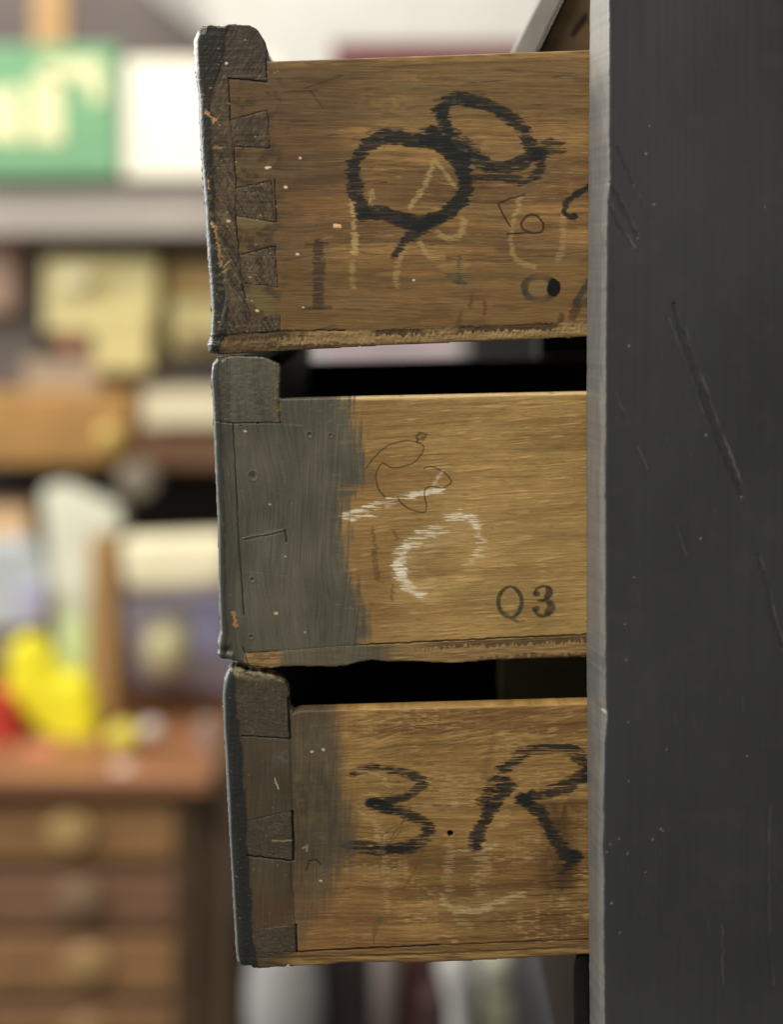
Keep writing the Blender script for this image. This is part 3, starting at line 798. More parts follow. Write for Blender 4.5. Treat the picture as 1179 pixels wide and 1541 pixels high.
paint2.leftx = [(536, 321), (560, 317), (620, 321), (700, 324), (800, 328), (900, 329), (950, 332), (975, 328), (990, 328), (1005, 345)]
J2 = [(300, 520), (421, 520), (424, 600), (422, 637), (351, 637), (355, 720), (361, 809), (428, 797), (432, 866), (363, 858), (367, 925), (368, 983), (366, 1000), (380, 1012), (300, 1012)]
O2 = [(326, 538), (319, 548), (317, 570), (320, 620), (323, 700), (327, 790), (328, 860), (329, 920), (331, 950), (327, 968), (329, 978), (326, 985), (332, 992), (350, 994), (366, 996), (380, 1003),
      (410, 1005), (430, 1002), (500, 1003), (522, 1001), (540, 996), (560, 993), (580, 995), (620, 995), (680, 998), (740, 993), (820, 990), (885, 988), (1205, 979), (1205, 584.1), (424, 601), (420, 598), (421, 560), (420, 549), (410, 544), (398, 538), (360, 536)]
ST2 = [(366, 982), (450, 977), (520, 971.5), (620, 967), (885, 955), (1205, 942), (1205, 1030), (366, 1030)]
FB2 = [(326, 556), (332, 545), (396, 545), (416, 556), (416, 700), (420, 974), (350, 984), (338, 978), (330, 800)]
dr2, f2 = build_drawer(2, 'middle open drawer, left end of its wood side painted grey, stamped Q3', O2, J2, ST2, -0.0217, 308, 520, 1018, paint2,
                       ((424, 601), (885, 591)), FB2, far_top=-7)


# ================================================================== DRAWER 3 (bottom)
def paint3(f):
    X, Y = f.X, f.Y
    wood_base(f, C3(147, 113, 65), C3(120, 88, 50), C3(184, 150, 94), 501, 12, 0.03, 1.0)
    # swirled grain near the top
    yl = Y + 0.20 * (X - 700) + 14 * (fbm(X / 90, Y / 60, 502) - 0.5)
    up = (1 - sst(1120, 1190, Y))
    ln = vnoise(X / 26, yl / 2.1, 503)
    f.mix(C3(190, 156, 98), 0.5 * up * sst(0.68, 0.86, ln)); f.mix(C3(90, 62, 34), 0.45 * up * sst(0.70, 0.9, 1 - ln))
    f.mix(C3(120, 82, 46), 0.45 * sst(1060, 1066, Y) * (1 - sst(1080, 1100, Y)) * sst(0.4, 0.6, fbm(X / 70, Y / 12, 504)))
    # pale short flecks
    fl = vnoise(X / 9, Y / 1.2, 505) * vnoise(X / 40, Y / 30, 506)
    f.mix(C3(190, 158, 104), 0.55 * sst(0.42, 0.62, fl))
    # redder lower-left
    f.mix(C3(132, 92, 58), 0.35 * (1 - sst(560, 640, X)) * sst(1290, 1340, Y))
    # stain at the right
    st = np.exp(-(((X - 845) / 26) ** 2)) * sst(1185, 1215, Y) * (1 - sst(1330, 1390, Y + 60 * (fbm(X / 12, Y / 30, 507) - 0.5)))
    f.mix(C3(54, 38, 22), 0.72 * st * sst(0.25, 0.6, fbm(X / 16, Y / 40, 508)))
    st = np.exp(-(((X - 815) / 40) ** 2 + ((Y - 1300) / 60) ** 2)); f.mix(C3(84, 58, 32), 0.5 * st * sst(0.3, 0.6, fbm(X / 22, Y / 6, 509)))
    for k in range(7):
        f.groove([(800 + 12 * (k % 3), 1318 + 10 * k), (884, 1314 + 10 * k)], 0.9, 0.4, 0.45, seed=510 + k)
    f.mix(C3(96, 58, 46), 0.35 * np.exp(-((X - np.interp(Y, [1100, 1170], [746, 728])) / 7) ** 2) * sst(1095, 1110, Y) * (1 - sst(1160, 1190, Y)))
    # chalk
    CH = C3(214, 194, 146)
    for i, (p, w_, a, dr) in enumerate([([(674, 1262), (674, 1300), (672, 1345)], 14, .35, .8), ([(724, 1282), (724, 1340)], 20, .35, .85), ([(664, 1350), (680, 1366), (718, 1370), (750, 1356), (786, 1344)], 10, .75, .7),
                 ([(690, 1280), (750, 1272)], 6, .6, .85), ([(620, 1212), (670, 1212), (710, 1208)], 6, .5, .85), ([(548, 1195), (560, 1230), (575, 1262), (580, 1300), (584, 1370)], 9, .32, .8),
                 ([(690, 1382), (704, 1396)], 14, .3, .85), ([(540, 1160), (566, 1165), (588, 1184)], 3, .6, .4), ([(530, 1210), (556, 1232), (580, 1262)], 5, .4, .7), ([(868, 1180), (884, 1182)], 8, .5, .8)]):
        f.stroke(p, w_ * 1.2, CH, a * 0.7, 9, 1.5, dr, 2.2, 520 + i)
    # 3
    f.stroke([(536, 1162), (552, 1156), (573, 1156), (605, 1162), (633, 1172), (632, 1186), (606, 1200), (562, 1208)], 14.3, INK, 0.93, 6, 1.5, 0.59, 1.5, 540)
    f.stroke([(556, 1206), (584, 1216), (620, 1229), (641, 1242), (644, 1256), (628, 1269), (590, 1278)], 17.2, INK, 0.93, 7, 1.5, 0.54, 1.5, 541)
    f.stroke([(526, 1271), (556, 1275), (584, 1277), (612, 1275)], 18.6, INK, 0.92, 12, 1.5, 0.64, 1.6, 542)
    f.stroke([(560, 1208), (590, 1217)], 18.6, INK, 0.9, 8, 1.5, 0.54, 1.6, 543, smooth=False)
    # R
    f.stroke([(717, 1272), (726, 1240), (742, 1212), (764, 1180)], 21.5, INK, 0.94, 7, 2, 0.46, 1.6, 545)
    f.stroke([(726, 1206), (748, 1172), (775, 1142), (808, 1126), (846, 1125), (872, 1138), (884, 1156)], 20.0, INK, 0.93, 9, 2, 0.66, 1.6, 546)
    f.stroke([(888, 1160), (857, 1181), (822, 1194), (786, 1202)], 20.0, INK, 0.93, 8, 2, 0.49, 1.6, 547)
    f.stroke([(788, 1203), (812, 1220), (828, 1250), (848, 1280), (866, 1290)], 21.5, INK, 0.94, 7, 2, 0.39, 1.6, 548)
    f.stroke([(866, 1288), (858, 1300), (846, 1311)], 21.5, INK, 0.9, 7, 2, 0.54, 1.6, 549, w1=8)
    # pencil and rust lines
    for i, (p, w_, a, c) in enumerate([([(588, 1262), (604, 1240), (618, 1214)], 2.2, .6, (84, 54, 30)), ([(608, 1336), (624, 1310), (640, 1272)], 3.5, .45, (96, 66, 36)), ([(576, 1256), (574, 1290), (572, 1306)], 3, .55, (90, 80, 56)),
                 ([(574, 1258), (594, 1244), (606, 1240), (598, 1258), (578, 1276), (573, 1292)], 2, .55, (76, 58, 36)), ([(596, 1284), (596, 1300), (588, 1308), (578, 1308)], 2, .6, (86, 68, 40)), ([(646, 1340), (652, 1330)], 3, .5, (96, 72, 40)),
                 ([(573, 1384), (566, 1394), (564, 1404)], 9, .5, (92, 84, 62)), ([(563, 1406), (562, 1420)], 1.8, .6, (60, 46, 30))]):
        f.stroke(p, w_, C3(*c), a, 1.2, 1, 0.3, 1.1, 555 + i)
    # nail hole
    d = np.hypot(X - 678, Y - 1254)
    f.mix(C3(10, 8, 6), 1 - sst(3.4, 5.0, d)); f.H -= 9 * (1 - sst(2.8, 4.8, d))
    f.mix(C3(70, 48, 28), 0.4 * np.exp(-(np.hypot(X - 600, Y - 1176) / 3) ** 2))
    # top arris
    ty = np.interp(X, [437, 885], [1068, 1057])
    f.mix(C3(176, 142, 86), 0.6 * (1 - sst(3, 7, Y - ty)) * sst(0.3, 0.6, fbm(X / 30, Y / 3, 565)) * sst(505, 520, X))
    # ---- bottom strip
    sy = np.interp(X, [388, 446, 620, 885], [1436, 1433, 1425, 1415])
    by = np.interp(X, [388, 500, 885], [1456, 1450, 1436])
    q = (Y - sy) / (by - sy); smk = sst(-0.02, 0.05, q)
    n = fbm(X / 34, Y / 2.6, 570, 4)
    f.mix(C3(126, 98, 58) * (0.6 + 0.8 * n[..., None]), smk, 0.7); f.H += smk * (1.5 * (n - 0.5) - 0.3)
    f.mix(C3(164, 132, 80), 0.7 * sst(0.50, 0.60, q) * (1 - sst(0.9, 1.0, q)) * sst(0.35, 0.6, n))
    f.groove([(388, 1441), (450, 1440), (620, 1436), (885, 1424)], 0.9, 0.6, 0.5, seed=571)
    f.mix(C3(62, 54, 40), 0.75 * smk * (1 - sst(410, 450, X + 20 * (n - 0.5))))
    f.groove([(386, 1435), (446, 1432), (520, 1428), (620, 1424), (660, 1422)], 1.5, 1.6, 0.9, seed=572)
    f.groove([(660, 1422), (885, 1413)], 1.0, 0.9, 0.6, seed=573)
    # ---- thin grey-brown paint over the joint and side
    inside = inpoly(X, Y, J3).astype(float)
    edge = np.interp(Y, [1060, 1100, 1160, 1200, 1260, 1330, 1400, 1440], [522, 528, 524, 534, 544, 524, 484, 446])
    streak = vnoise((X + 0.03 * Y) / 2.8, Y / 60, 575)
    rag = 5 * (vnoise(X / 30, Y / 2.4, 576) - 0.5) + 38 * (fbm(X / 10, Y / 50, 577) - 0.5)
    pm = sst(-8, 34, edge - X + rag + 14 * (streak - 0.5))
    pm = pm * (0.88 + 0.3 * (fbm(X / 7, Y / 13, 574, 3) - 0.5)) 
    pm = pm * (1.0 - 0.42 * sst(1270, 1400, Y)) * (1 - smk)
    brush(f, pm, C3(80, 74, 61), 578, 0.03, 0.52)
    tail = (1 - inside) * (1 - sst(436, 446, X)) * (1 - smk)
    brush(f, 0.8 * tail, C3(78, 69, 53), 579, 0.02, 0.5)
    # front board end grain, painted thinly
    end_grain(f, inside, C3(64, 55, 41), C3(84, 74, 56), 580, 5, 2.2, 0.1)
    brush(f, 0.35 * inside, C3(74, 66, 51), 581, 0.0, 0.5)
    rd = np.exp(-(((X - 415) / 30) ** 2 + ((Y - 1368) / 24) ** 2)); f.mix(C3(96, 62, 46), 0.40 * rd)
    f.mix(C3(104, 104, 98), 0.55 * np.exp(-(((X - 424) / 13) ** 2 + ((Y - 1140) / 9) ** 2)) * sst(0.35, 0.6, fbm(X / 5, Y / 4, 582)))
    # pale top of the block, its top-lit highlight painted in
    tw = inside * (1 - sst(1014, 1026, Y - 0.10 * (X - 380) + 5 * (fbm(X / 8, Y / 5, 583) - .5)))
    f.mix(C3(150, 136, 104), 0.8 * tw * sst(0.3, 0.55, fbm(X / 10, Y / 3, 584)), 0.38); f.H += 1.0 * tw * (fbm(X / 6, Y / 4, 585) - 0.5)
    # dark paint of the outer face
    lx = np.interp(Y, [p[0] for p in paint3.leftx], [p[1] for p in paint3.leftx])
    pe = np.interp(Y, [1010, 1040, 1142, 1304, 1434, 1460], [10, 20, 27, 27, 29, 30])
    pk = 1 - sst(pe - 2, pe + 2, X - lx + 9 * (fbm(X / 8, Y / 14, 586, 4) - 0.5))
    f.mix(C3(36, 38, 36) * (0.8 + 0.4 * fbm(X / 7, Y / 40, 587)[..., None]), 0.95 * pk, 0.38); f.H += 0.9 * pk * (0.9 + 0.2 * fbm(X / 9, Y / 50, 588))
    # open joints
    f.groove([(365, 1107), (400, 1109), (435, 1112)], 1.0, 1.5, 0.75, seed=590)
    f.groove([(434, 1050), (437, 1112)], 2.6, 3.0, 0.95, seed=591)
    f.groove([(440, 1222), (442, 1260), (442, 1293)], 3.0, 3.0, 0.95, seed=592)
    f.groove([(372, 1287), (405, 1291), (441, 1295)], 1.4, 1.8, 0.85, seed=593)
    f.groove([(446, 1392), (447, 1432)], 2.2, 2.4, 0.95, seed=594)
    f.groove([(438, 1300), (444, 1392)], 0.7, 0.8, 0.35, seed=595)
    f.groove([(374, 1235), (440, 1220)], 0.7, 0.7, 0.3, seed=596)
    f.groove([(437, 1112), (440, 1222)], 0.8, 0.7, 0.35, seed=597)
    f.stroke([(410, 1264), (425, 1266), (438, 1264)], 2.2, C3(166, 152, 112), 0.7, 2, 1, 0.3, .9, 598, smooth=False)
    f.stroke([(414, 1172), (417, 1180), (419, 1186)], 2.2, C3(190, 184, 160), 0.8, 1, 1, 0.2, .9, 599, smooth=False, gs=5)
    f.stroke([(404, 1397), (432, 1392)], 2.4, C3(132, 118, 92), 0.5, 2, 1, 0.3, .9, 600, smooth=False)
    f.stroke([(456, 1276), (464, 1272), (462, 1279)], 3, C3(168, 150, 100), 0.7, 2, 1, 0.5, .9, 601, smooth=False)
    f.groove([(462, 1310), (466, 1296), (476, 1294), (484, 1302)], 1.2, 0.8, 0.6, seed=602)
    f.specks([(470, 1131, 1.6), (487, 1128, 1.8), (483, 1325, 1.6), (910, 1071, 3)], 1.5, C3(200, 192, 165))
    f.rand_specks(50, (345, 1030, 440, 1430), 1.0, C3(140, 130, 100), 9, amp=.6)
    f.rand_specks(60, (450, 1075, 885, 1420), 0.9, C3(52, 36, 20), 10, amp=.6)


paint3.leftx = [(1005, 342), (1045, 334), (1090, 335), (1142, 338), (1200, 341), (1304, 347), (1380, 351), (1434, 354), (1450, 357), (1457, 364)]
J3 = [(320, 990), (434, 990), (435, 1111), (365, 1107), (368, 1160), (372, 1234), (440, 1219), (442, 1294), (374, 1287), (380, 1340), (384, 1398), (445, 1391), (446, 1432), (386, 1436), (378, 1475), (320, 1475)]
O3 = [(343, 1008), (336, 1025), (334, 1045), (335, 1090), (338, 1142), (341, 1200), (347, 1304), (351, 1380), (354, 1434), (356, 1450), (363, 1457), (405, 1456), (430, 1454), (434, 1450), (437, 1454), (460, 1453), (500, 1451), (520, 1448), (600, 1447), (606, 1450), (700, 1446), (885, 1436),
      (1205, 1425), (1205, 1049.1), (452, 1070), (442, 1074), (437, 1069), (435, 1050), (434, 1036), (428, 1026), (415, 1018), (390, 1012), (370, 1011), (356, 1004), (348, 1003)]
ST3 = [(386, 1435), (446, 1432), (620, 1424), (885, 1414), (1205, 1401), (1205, 1480), (370, 1480)]
FB3 = [(343, 1030), (350, 1014), (400, 1020), (426, 1034), (428, 1100), (436, 1430), (380, 1440), (365, 1445), (358, 1400)]
dr3, f3 = build_drawer(3, 'lowest of the three open drawers, wood side marked 3 R in black crayon', O3, J3, ST3, -0.0277, 324, 990, 1470, paint3,
                       ((437, 1069), (885, 1058)), FB3)
# pale upright added in the lowest drawer to imitate its partly lit inside
M_lit_inside = plain('pale_inside_colour', (226, 214, 160), 0.6, (10, 10, 100), 0.2)
V, F = prism([(790, 1000), (1100, 990), (1100, 1400), (790, 1405)], 0.16, 0.168)
meshobj('lit_inside_stand_in', V, F, M_lit_inside, dr3, bevel=0.001)


# ================================================================== CABINET
cab = empty('cabinet', (0.30, 0.15, (CY - 1760) * S), 'dark charcoal painted cabinet with scratched side filling the right of the picture', 'cabinet')


def build_cabinet():
    k1 = (D - 0.028) / D
    ys = np.arange(-160, 1760.1, 1.6)
    # profile parameter: back face, inner corner, front face, rounded corner, near face
    prof = []
    tt = np.linspace(0, 1, 22)
    rows = []
    X0 = np.interp(ys, [-160, 0, 300, 600, 1000, 1400, 1541, 1760], [888, 887.5, 885, 882.5, 882.5, 885.5, 887, 888]) - CX
    XN = np.interp(ys, [-160, 0, 200, 275, 300, 600, 900, 1050, 1080, 1120, 1400, 1541, 1760], [916, 916, 916, 917, 913, 911, 910, 911, 913, 909, 908, 909, 909]) - CX
    wob = 1.6 * (fbm(ys / 60, ys * 0, 701, 3) - 0.5) + 0.9 * (fbm(ys / 9, ys * 0, 702, 2) - 0.5)
    X0 = X0 + 0.7 * wob; XN = (XN + wob) * k1
    nearx = np.concatenate([np.linspace(0, 1, 2)[1:] * 1.2, np.arange(2.6, 300, 1.5), [320, 380, 500, 900, 1500]])
    nP = 3 + 30 + 10 + len(nearx)
    PX = np.zeros((len(ys), nP)); PY = np.zeros((len(ys), nP)); TP = np.zeros(nP)
    yn = -0.028 / S
    for r in range(len(ys)):
        x0, x1 = X0[r], XN[r]
        pts = [(x1 + 1500, -3), (x0 + 60, -3), (x0 + 3, -3)]
        # front face: from (x0,-3) to (x1-2, yn+r)
        rc = 7.0
        a = np.array([x0, -6.0]); b = np.array([x1 - 0.8, yn + rc])
        for t in np.linspace(0, 1, 30):
            bul = 1.2 * sin(pi * t)
            p = a + (b - a) * t
            pts.append((p[0] - bul, p[1]))
        for t in np.linspace(0.05, 1, 10):
            an = t * pi / 2
            pts.append((x1 - 0.8 + rc * 0.75 * (1 - cos(an)), yn + rc - rc * sin(an)))
        for q in nearx:
            pts.append((x1 - 0.8 + rc * 0.75 + q, yn))
        PX[r] = [p[0] for p in pts]; PY[r] = [p[1] for p in pts]
    Yp = np.repeat(ys[:, None], nP, 1)
    # photo coordinates of the near face, for its marks
    IX = CX + PX / k1
    IY = HY + (Yp - HY)      # rows are already photo rows at the near plane (scaled below)
    f = Field(IX, IY)
    near = np.zeros(nP, bool); near[3 + 34:] = True
    nm = np.repeat(near[None, :].astype(float), len(ys), 0)
    X, Y = f.X, f.Y
    f.C[:] = C3(56, 57, 58)
    n = fbm(X / 120, Y / 260, 710, 5); f.mul(1 + 0.16 * (n - 0.5) * 2)
    f.mul(1 + 0.30 * (fbm(X / 200, Y / 330, 709, 2) - 0.5) * 2); v1 = vnoise((X + 0.02 * Y) / 2.6, Y / 260, 711); v2 = vnoise((X) / 7, Y / 400, 712)
    f.mul(1 + 0.04 * (v1 - 0.5) + 0.04 * (v2 - 0.5))
    f.H += nm * (0.10 * (v1 - 0.5) + 0.25 * (v2 - 0.5) + 0.5 * (n - 0.5))
    f.R[:] = 0.40 + 0.10 * (fbm(X / 60, Y / 120, 713, 4) - 0.5) * 2
    sm = C3(84, 82, 76)
    blotch = fbm(X / 34, Y / 30, 714, 4)
    f.mix(sm, 0.07 * nm * sst(0.55, 0.75, blotch), 0.55)

    def scr(pts, w_, dep, a, seed, raise_=1.0):
        q = catmull(pts)
        xx = X + 3 * (vnoise(X / 6, Y / 9, seed) - 0.5)
        d, al = pdist(xx, Y, q, 14)
        ww = w_ * (0.5 + 0.9 * vnoise(Y / 14, Y * 0, seed + 1)) * np.sin(np.clip(al, 0.03, 0.97) * pi) ** 0.5
        k = 1 - sst(ww * 0.3, ww * 0.6 + 2.2, d)
        f.H[:] -= 0.9 * dep * k * nm
        f.mix(C3(42, 42, 40), 0.36 * a * k * nm)
        d2, _ = pdist(xx - w_ * 1.1 - 1.2, Y - 1, q, 14)
        brk = sst(0.40, 0.75, fbm(Y / 34, X / 50, seed + 2, 2))
        k2 = (1 - sst(0.3, 3.0, d2)) * brk
        f.H[:] += raise_ * k2 * nm
        f.mix(C3(104, 104, 100), 0.65 * a * k2 * nm, 0.35)
    scr([(930, 222), (942, 250), (953, 278)], 2.2, 1.4, 1, 720)
    scr([(960, 290), (969, 310), (978, 332)], 1.2, 0.5, .5, 721)
    scr([(918, 275), (935, 308), (960, 358)], 4.5, 2.2, 1, 722, 1.5)
    scr([(917, 306), (932, 340), (953, 372)], 3.0, 1.6, 1, 723)
    scr([(1014, 458), (1026, 500), (1044, 552), (1058, 590), (1072, 632), (1090, 680), (1116, 746)], 7.5, 2.6, .85, 724, 1.6)
    scr([(1006, 480), (1020, 520), (1036, 560), (1062, 640)], 2.0, 0.6, .35, 725)
    scr([(922, 430), (926, 440)], 2, .6, .6, 726)
    scr([(924, 590), (934, 612), (944, 634)], 1.5, .6, .4, 727)
    scr([(958, 672), (966, 690), (972, 706)], 1.5, .6, .5, 728)
    scr([(1015, 790), (1024, 812), (1032, 836)], 1.5, .5, .4, 729)
    scr([(1140, 835), (1154, 880), (1164, 930), (1178, 975)], 4, 1.6, .6, 730)
    scr([(1078, 1012), (1088, 1034)], 2, .5, .5, 731)
    scr([(1157, 1215), (1156, 1330), (1157, 1420), (1164, 1480)], 1.5, .4, .45, 732, .5)
    scr([(1024, 1410), (1024, 1470)], 1.2, .3, .35, 733, .4)
    scr([(1086, 1390), (1087, 1480)], 1.2, .3, .35, 734, .4)
    for i, (cx, cy, r) in enumerate([(973, 232, 2.6), (985, 308, 2.2), (978, 190, 1.4), (955, 869, 1.7), (941, 939, 1.5), (943, 993, 1.4), (995, 1247, 2.2), (998, 1250, 1.4), (983, 1263, 1.4), (945, 1284, 1.7), (921, 1359, 2.2), (914, 1282, 1.6), (972, 1312, 1.3),
                    (1004, 1128, 1.4), (1055, 810, 2.4), (932, 1262, 1.3), (1063, 655, 2), (947, 1175, 1.2), (1152, 312, 1.4), (919, 1270, 1.3), (933, 1403, 1.3), (946, 1086, 1.1), (947, 521, 2.0), (1125, 1138, 1.3)]):
        d = np.hypot(X - cx, Y - cy); k = (1 - sst(r * 0.4, r * 0.4 + 1.2, d)) * nm
        f.mix(C3(150, 148, 140), 0.8 * k); f.H += 0.6 * k
    rs = np.random.RandomState(9)
    for i in range(46):
        cx, cy = rs.uniform(915, 1179), rs.uniform(0, 1541); L = rs.uniform(4, 26); an = rs.uniform(1.2, 1.75)
        m = (abs(X - cx) < 30) & (abs(Y - cy) < 30)
        d, _ = pdist(X[m], Y[m], [(cx, cy), (cx + L * cos(an), cy + L * sin(an))], 8)
        M = np.zeros(X.shape); M[m] = 1 - sst(0.3, 1.4, d)
        f.mix(C3(90, 90, 86), rs.uniform(.08, .22) * M * nm)
    # worn front edge; its sheen from the left is painted in as paler grey
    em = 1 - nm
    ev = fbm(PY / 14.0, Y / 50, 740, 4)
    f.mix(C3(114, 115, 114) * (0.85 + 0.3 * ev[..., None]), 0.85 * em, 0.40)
    tp = em * (1 - sst(90, 150, Y + 40 * (fbm(PY / 25, Y / 30, 741) - .5))); f.mix(C3(150, 146, 138), 0.7 * tp)  # top end lightened further, the light from above painted in
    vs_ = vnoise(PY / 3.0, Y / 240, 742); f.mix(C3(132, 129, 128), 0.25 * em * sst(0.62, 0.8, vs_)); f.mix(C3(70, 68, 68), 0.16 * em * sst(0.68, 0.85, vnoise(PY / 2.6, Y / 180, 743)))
    corner_glint = np.zeros(nP); corner_glint[27:39] = 1
    corner_glintm = np.repeat(corner_glint[None, :], len(ys), 0) * sst(0.25, 0.5, fbm(Y / 40, PY / 10, 744))
    f.mix(C3(138, 138, 134), 0.5 * corner_glintm, 0.34)  # painted highlight of the glossy rounded corner
    f.H += em * (1.4 * (ev - 0.5) + 0.8 * (fbm(PY / 30, Y / 14, 745) - 0.5))
    # chip
    d = np.hypot(X - 911, Y - 1072); f.mix(C3(205, 198, 180), 0.9 * (1 - sst(1.5, 4.0, d))); f.H -= 1.2 * (1 - sst(2, 5, d))
    # displaced positions: the near face moves toward the camera, the front face to the left
    Z = (CY - HY) * S + (HY - Y) * S * k1
    Xw = PX * S - (1 - nm) * f.H * S * 0.6; Xw[:, :3] = PX[:, :3] * S
    Yw = PY * S - nm * f.H * S
    V = np.column_stack([Xw.ravel(), Yw.ravel(), Z.ravel()])
    ny = len(ys); idx = np.arange(ny * nP).reshape(ny, nP)
    F = np.column_stack([idx[:-1, :-1].ravel(), idx[:-1, 1:].ravel(), idx[1:, 1:].ravel(), idx[1:, :-1].ravel()])[:, ::-1]
    A = np.column_stack([f.C.reshape(-1, 3), f.R.ravel()])
    return meshobj('side_panel', V, F, M_cab, cab, True, A)


build_cabinet()


def boxv(x0, x1, y0, y1, z0, z1):
    V = [(x0, y0, z0), (x1, y0, z0), (x1, y1, z0), (x0, y1, z0), (x0, y0, z1), (x1, y0, z1), (x1, y1, z1), (x0, y1, z1)]
    F = [(0, 3, 2, 1), (4, 5, 6, 7), (0, 1, 5, 4), (1, 2, 6, 5), (2, 3, 7, 6), (3, 0, 4, 7)]
    return V, F


XF = (890 - CX) * S
ZB = (CY - 1700) * S; ZT = (CY + 110) * S
meshobj('side_panel', *boxv(XF + 0.004, 0.54, W_DR + 0.003, W_DR + 0.024, ZB, (CY - 500) * S), M_paintin, cab, bevel=0.002)
meshobj('back_panel', *boxv(0.545, 0.56, 0.0, W_DR + 0.024, ZB, ZT), M_paintin, cab)
for k, yy in enumerate((1001, 1470)):
    meshobj('drawer_rail', *boxv(XF + 0.02, 0.54, 0.0005, W_DR + 0.002, (CY - yy - 14) * S, (CY - yy) * S), M_paintin, cab)
# a closed fourth drawer whose lipped front stands proud of the cabinet
d4 = empty('drawer', (XF, W_DR / 2, (CY - 1640) * S), 'shut black drawer front below the three open ones, at the bottom edge', 'drawer')
fp = [(866, 1470), (868, 1452), (875, 1445), (905, 1443), (960, 1443), (960, 1690), (866, 1690)]
V, F = prism(fp, 0.006, W_DR)
M_blk = plain('worn_black_paint', (24, 22, 20), 0.4, (90, 90, 30), 0.7)
meshobj('front', V, F, M_blk, d4, bevel=0.0015)

# ---------------------------------------------------------------- slanted board above
M_greyp = plain('grey_worn_paint', (150, 146, 138), 0.45, (60, 60, 20), 0.2)
M_brn = plain('brown_inner_wood', (112, 88, 56), 0.55, (14, 14, 120), 0.35)
sb = empty('slanting_board', (0.07, 0.2, 0.24), 'grey painted board with bare brown inner face slanting up behind the top drawer', 'board')


def at(px, py, y):
    k = (D + y) / D
    return np.array([(px - CX) * S * k, y, ZC + (HY - py) * S * k])


def quadslab(name, pts, y0, y1, mat, parent, bevel=0.001):
    """polygon given at depth y0, straight back to y1"""
    n = len(pts)
    V = [at(x, y, y0) for x, y in pts]; V += [v + np.array([0, y1 - y0, 0]) for v in V]
    F = [tuple(range(n)), tuple(range(2 * n - 1, n - 1, -1))] + [(i, i + n, (i + 1) % n + n, (i + 1) % n) for i in range(n)]
    return meshobj(name, V, F, mat, parent, bevel=bevel)


quadslab('painted_edge', [(838, -60), (874, -60), (846, 0), (810, 74), (800, 100), (762, 100), (773, 76), (812, 0)], 0.06, 0.10, M_greyp, sb)
quadslab('inner_face', [(876, -60), (940, -60), (940, 100), (803, 100), (812, 74), (848, 0)], 0.075, 0.085, M_brn, sb)
V, F = merge([prism([(0, 0), (1, 0), (1, 1), (0, 1)], 0, 0.001)])
M_crk = plain('dark_gap', (26, 22, 18), 0.8)
quadslab('edge_gap', [(875, -60), (881, -60), (853, 0), (818, 74), (806, 100), (801, 100), (811, 74), (847, 0)], 0.070, 0.078, M_crk, sb, 0)
quadslab('crack', [(883, 18), (884, 24), (874, 36), (862, 52), (860, 50), (871, 32)], 0.073, 0.077, M_crk, sb, 0)

# ================================================================== BACKGROUND (out of focus)
M_wall = plain('pale_wall', (214, 212, 206), 0.8, (3, 3, 3), 0.05)
M_floor = plain('grey_floor', (112, 108, 110), 0.6, (3, 3, 3), 0.12)
o = meshobj('wall', *boxv(-2.6, 2.6, 2.4, 2.46, -1.6, 2.6), M_wall); tag(o, kind='structure')
o = meshobj('floor', *boxv(-2.6, 2.6, -2.0, 2.4, -1.66, -1.6), M_floor); tag(o, kind='structure')
_mc = {}


def mt(rgb, rough=0.6, var=0.10, metal=0.0, gain=1.0):
    k = (rgb, rough, var, metal, gain)
    if k not in _mc:
        _mc[k] = plain('finish_%02d' % len(_mc), rgb, rough, (9, 9, 9), var, metal, 0.1, gain)
    return _mc[k]


def slab(name, label, cat, x0, y0, x1, y1, Y, th, rgb, group=None, parent=None, bevel=0.004, rough=0.6, var=0.1, metal=0, gain=1.0):
    o = quadslab(name, [(x0, y0), (x0, y1), (x1, y1), (x1, y0)], Y, Y + th, mt(rgb, rough, var, metal, gain), parent, bevel)
    if parent is None:
        centre_origin(o); tag(o, label, cat, group)
    return o


def polyslab(name, label, cat, pts, Y, th, rgb, group=None, parent=None, bevel=0.003, rough=0.6, var=0.1):
    o = quadslab(name, pts, Y, Y + th, mt(rgb, rough, var), parent, bevel)
    if parent is None:
        centre_origin(o); tag(o, label, cat, group)
    return o


def centre_origin(o):
    me = o.data
    n = len(me.vertices); co = np.empty(n * 3, np.float32); me.vertices.foreach_get('co', co); co = co.reshape(-1, 3)
    c = (co.min(0) + co.max(0)) / 2; c[2] = co.min(0)[2]
    me.vertices.foreach_set('co', (co - c).ravel()); o.location = tuple(float(v) for v in c)


def lathe(name, px, py0, py1, Y, prof, rgb, parent=None, rough=0.4, label=None, cat=None, n=32, metal=0, group=None):
    """prof: (height 0..1 from the bottom, radius in photo px)"""
    b = at(px, py1, Y); t = at(px, py0, Y); k = (D + Y) / D * S
    V = []; F = []
    for h, r in prof:
        for i in range(n):
            a = 2 * pi * i / n
            V.append((b[0] + r * k * cos(a), b[1] + r * k * sin(a), b[2] + (t[2] - b[2]) * h))
    m = len(prof)
    for j in range(m - 1):
        for i in range(n):
            F.append((j * n + i, j * n + (i + 1) % n, (j + 1) * n + (i + 1) % n, (j + 1) * n + i))
    F.append(tuple(range(n - 1, -1, -1))); F.append(tuple(range((m - 1) * n, m * n)))
    o = meshobj(name, V, F, mt(rgb, rough, 0.08, metal), parent, True)
    if parent is None:
        centre_origin(o); tag(o, label, cat, group)
    return o


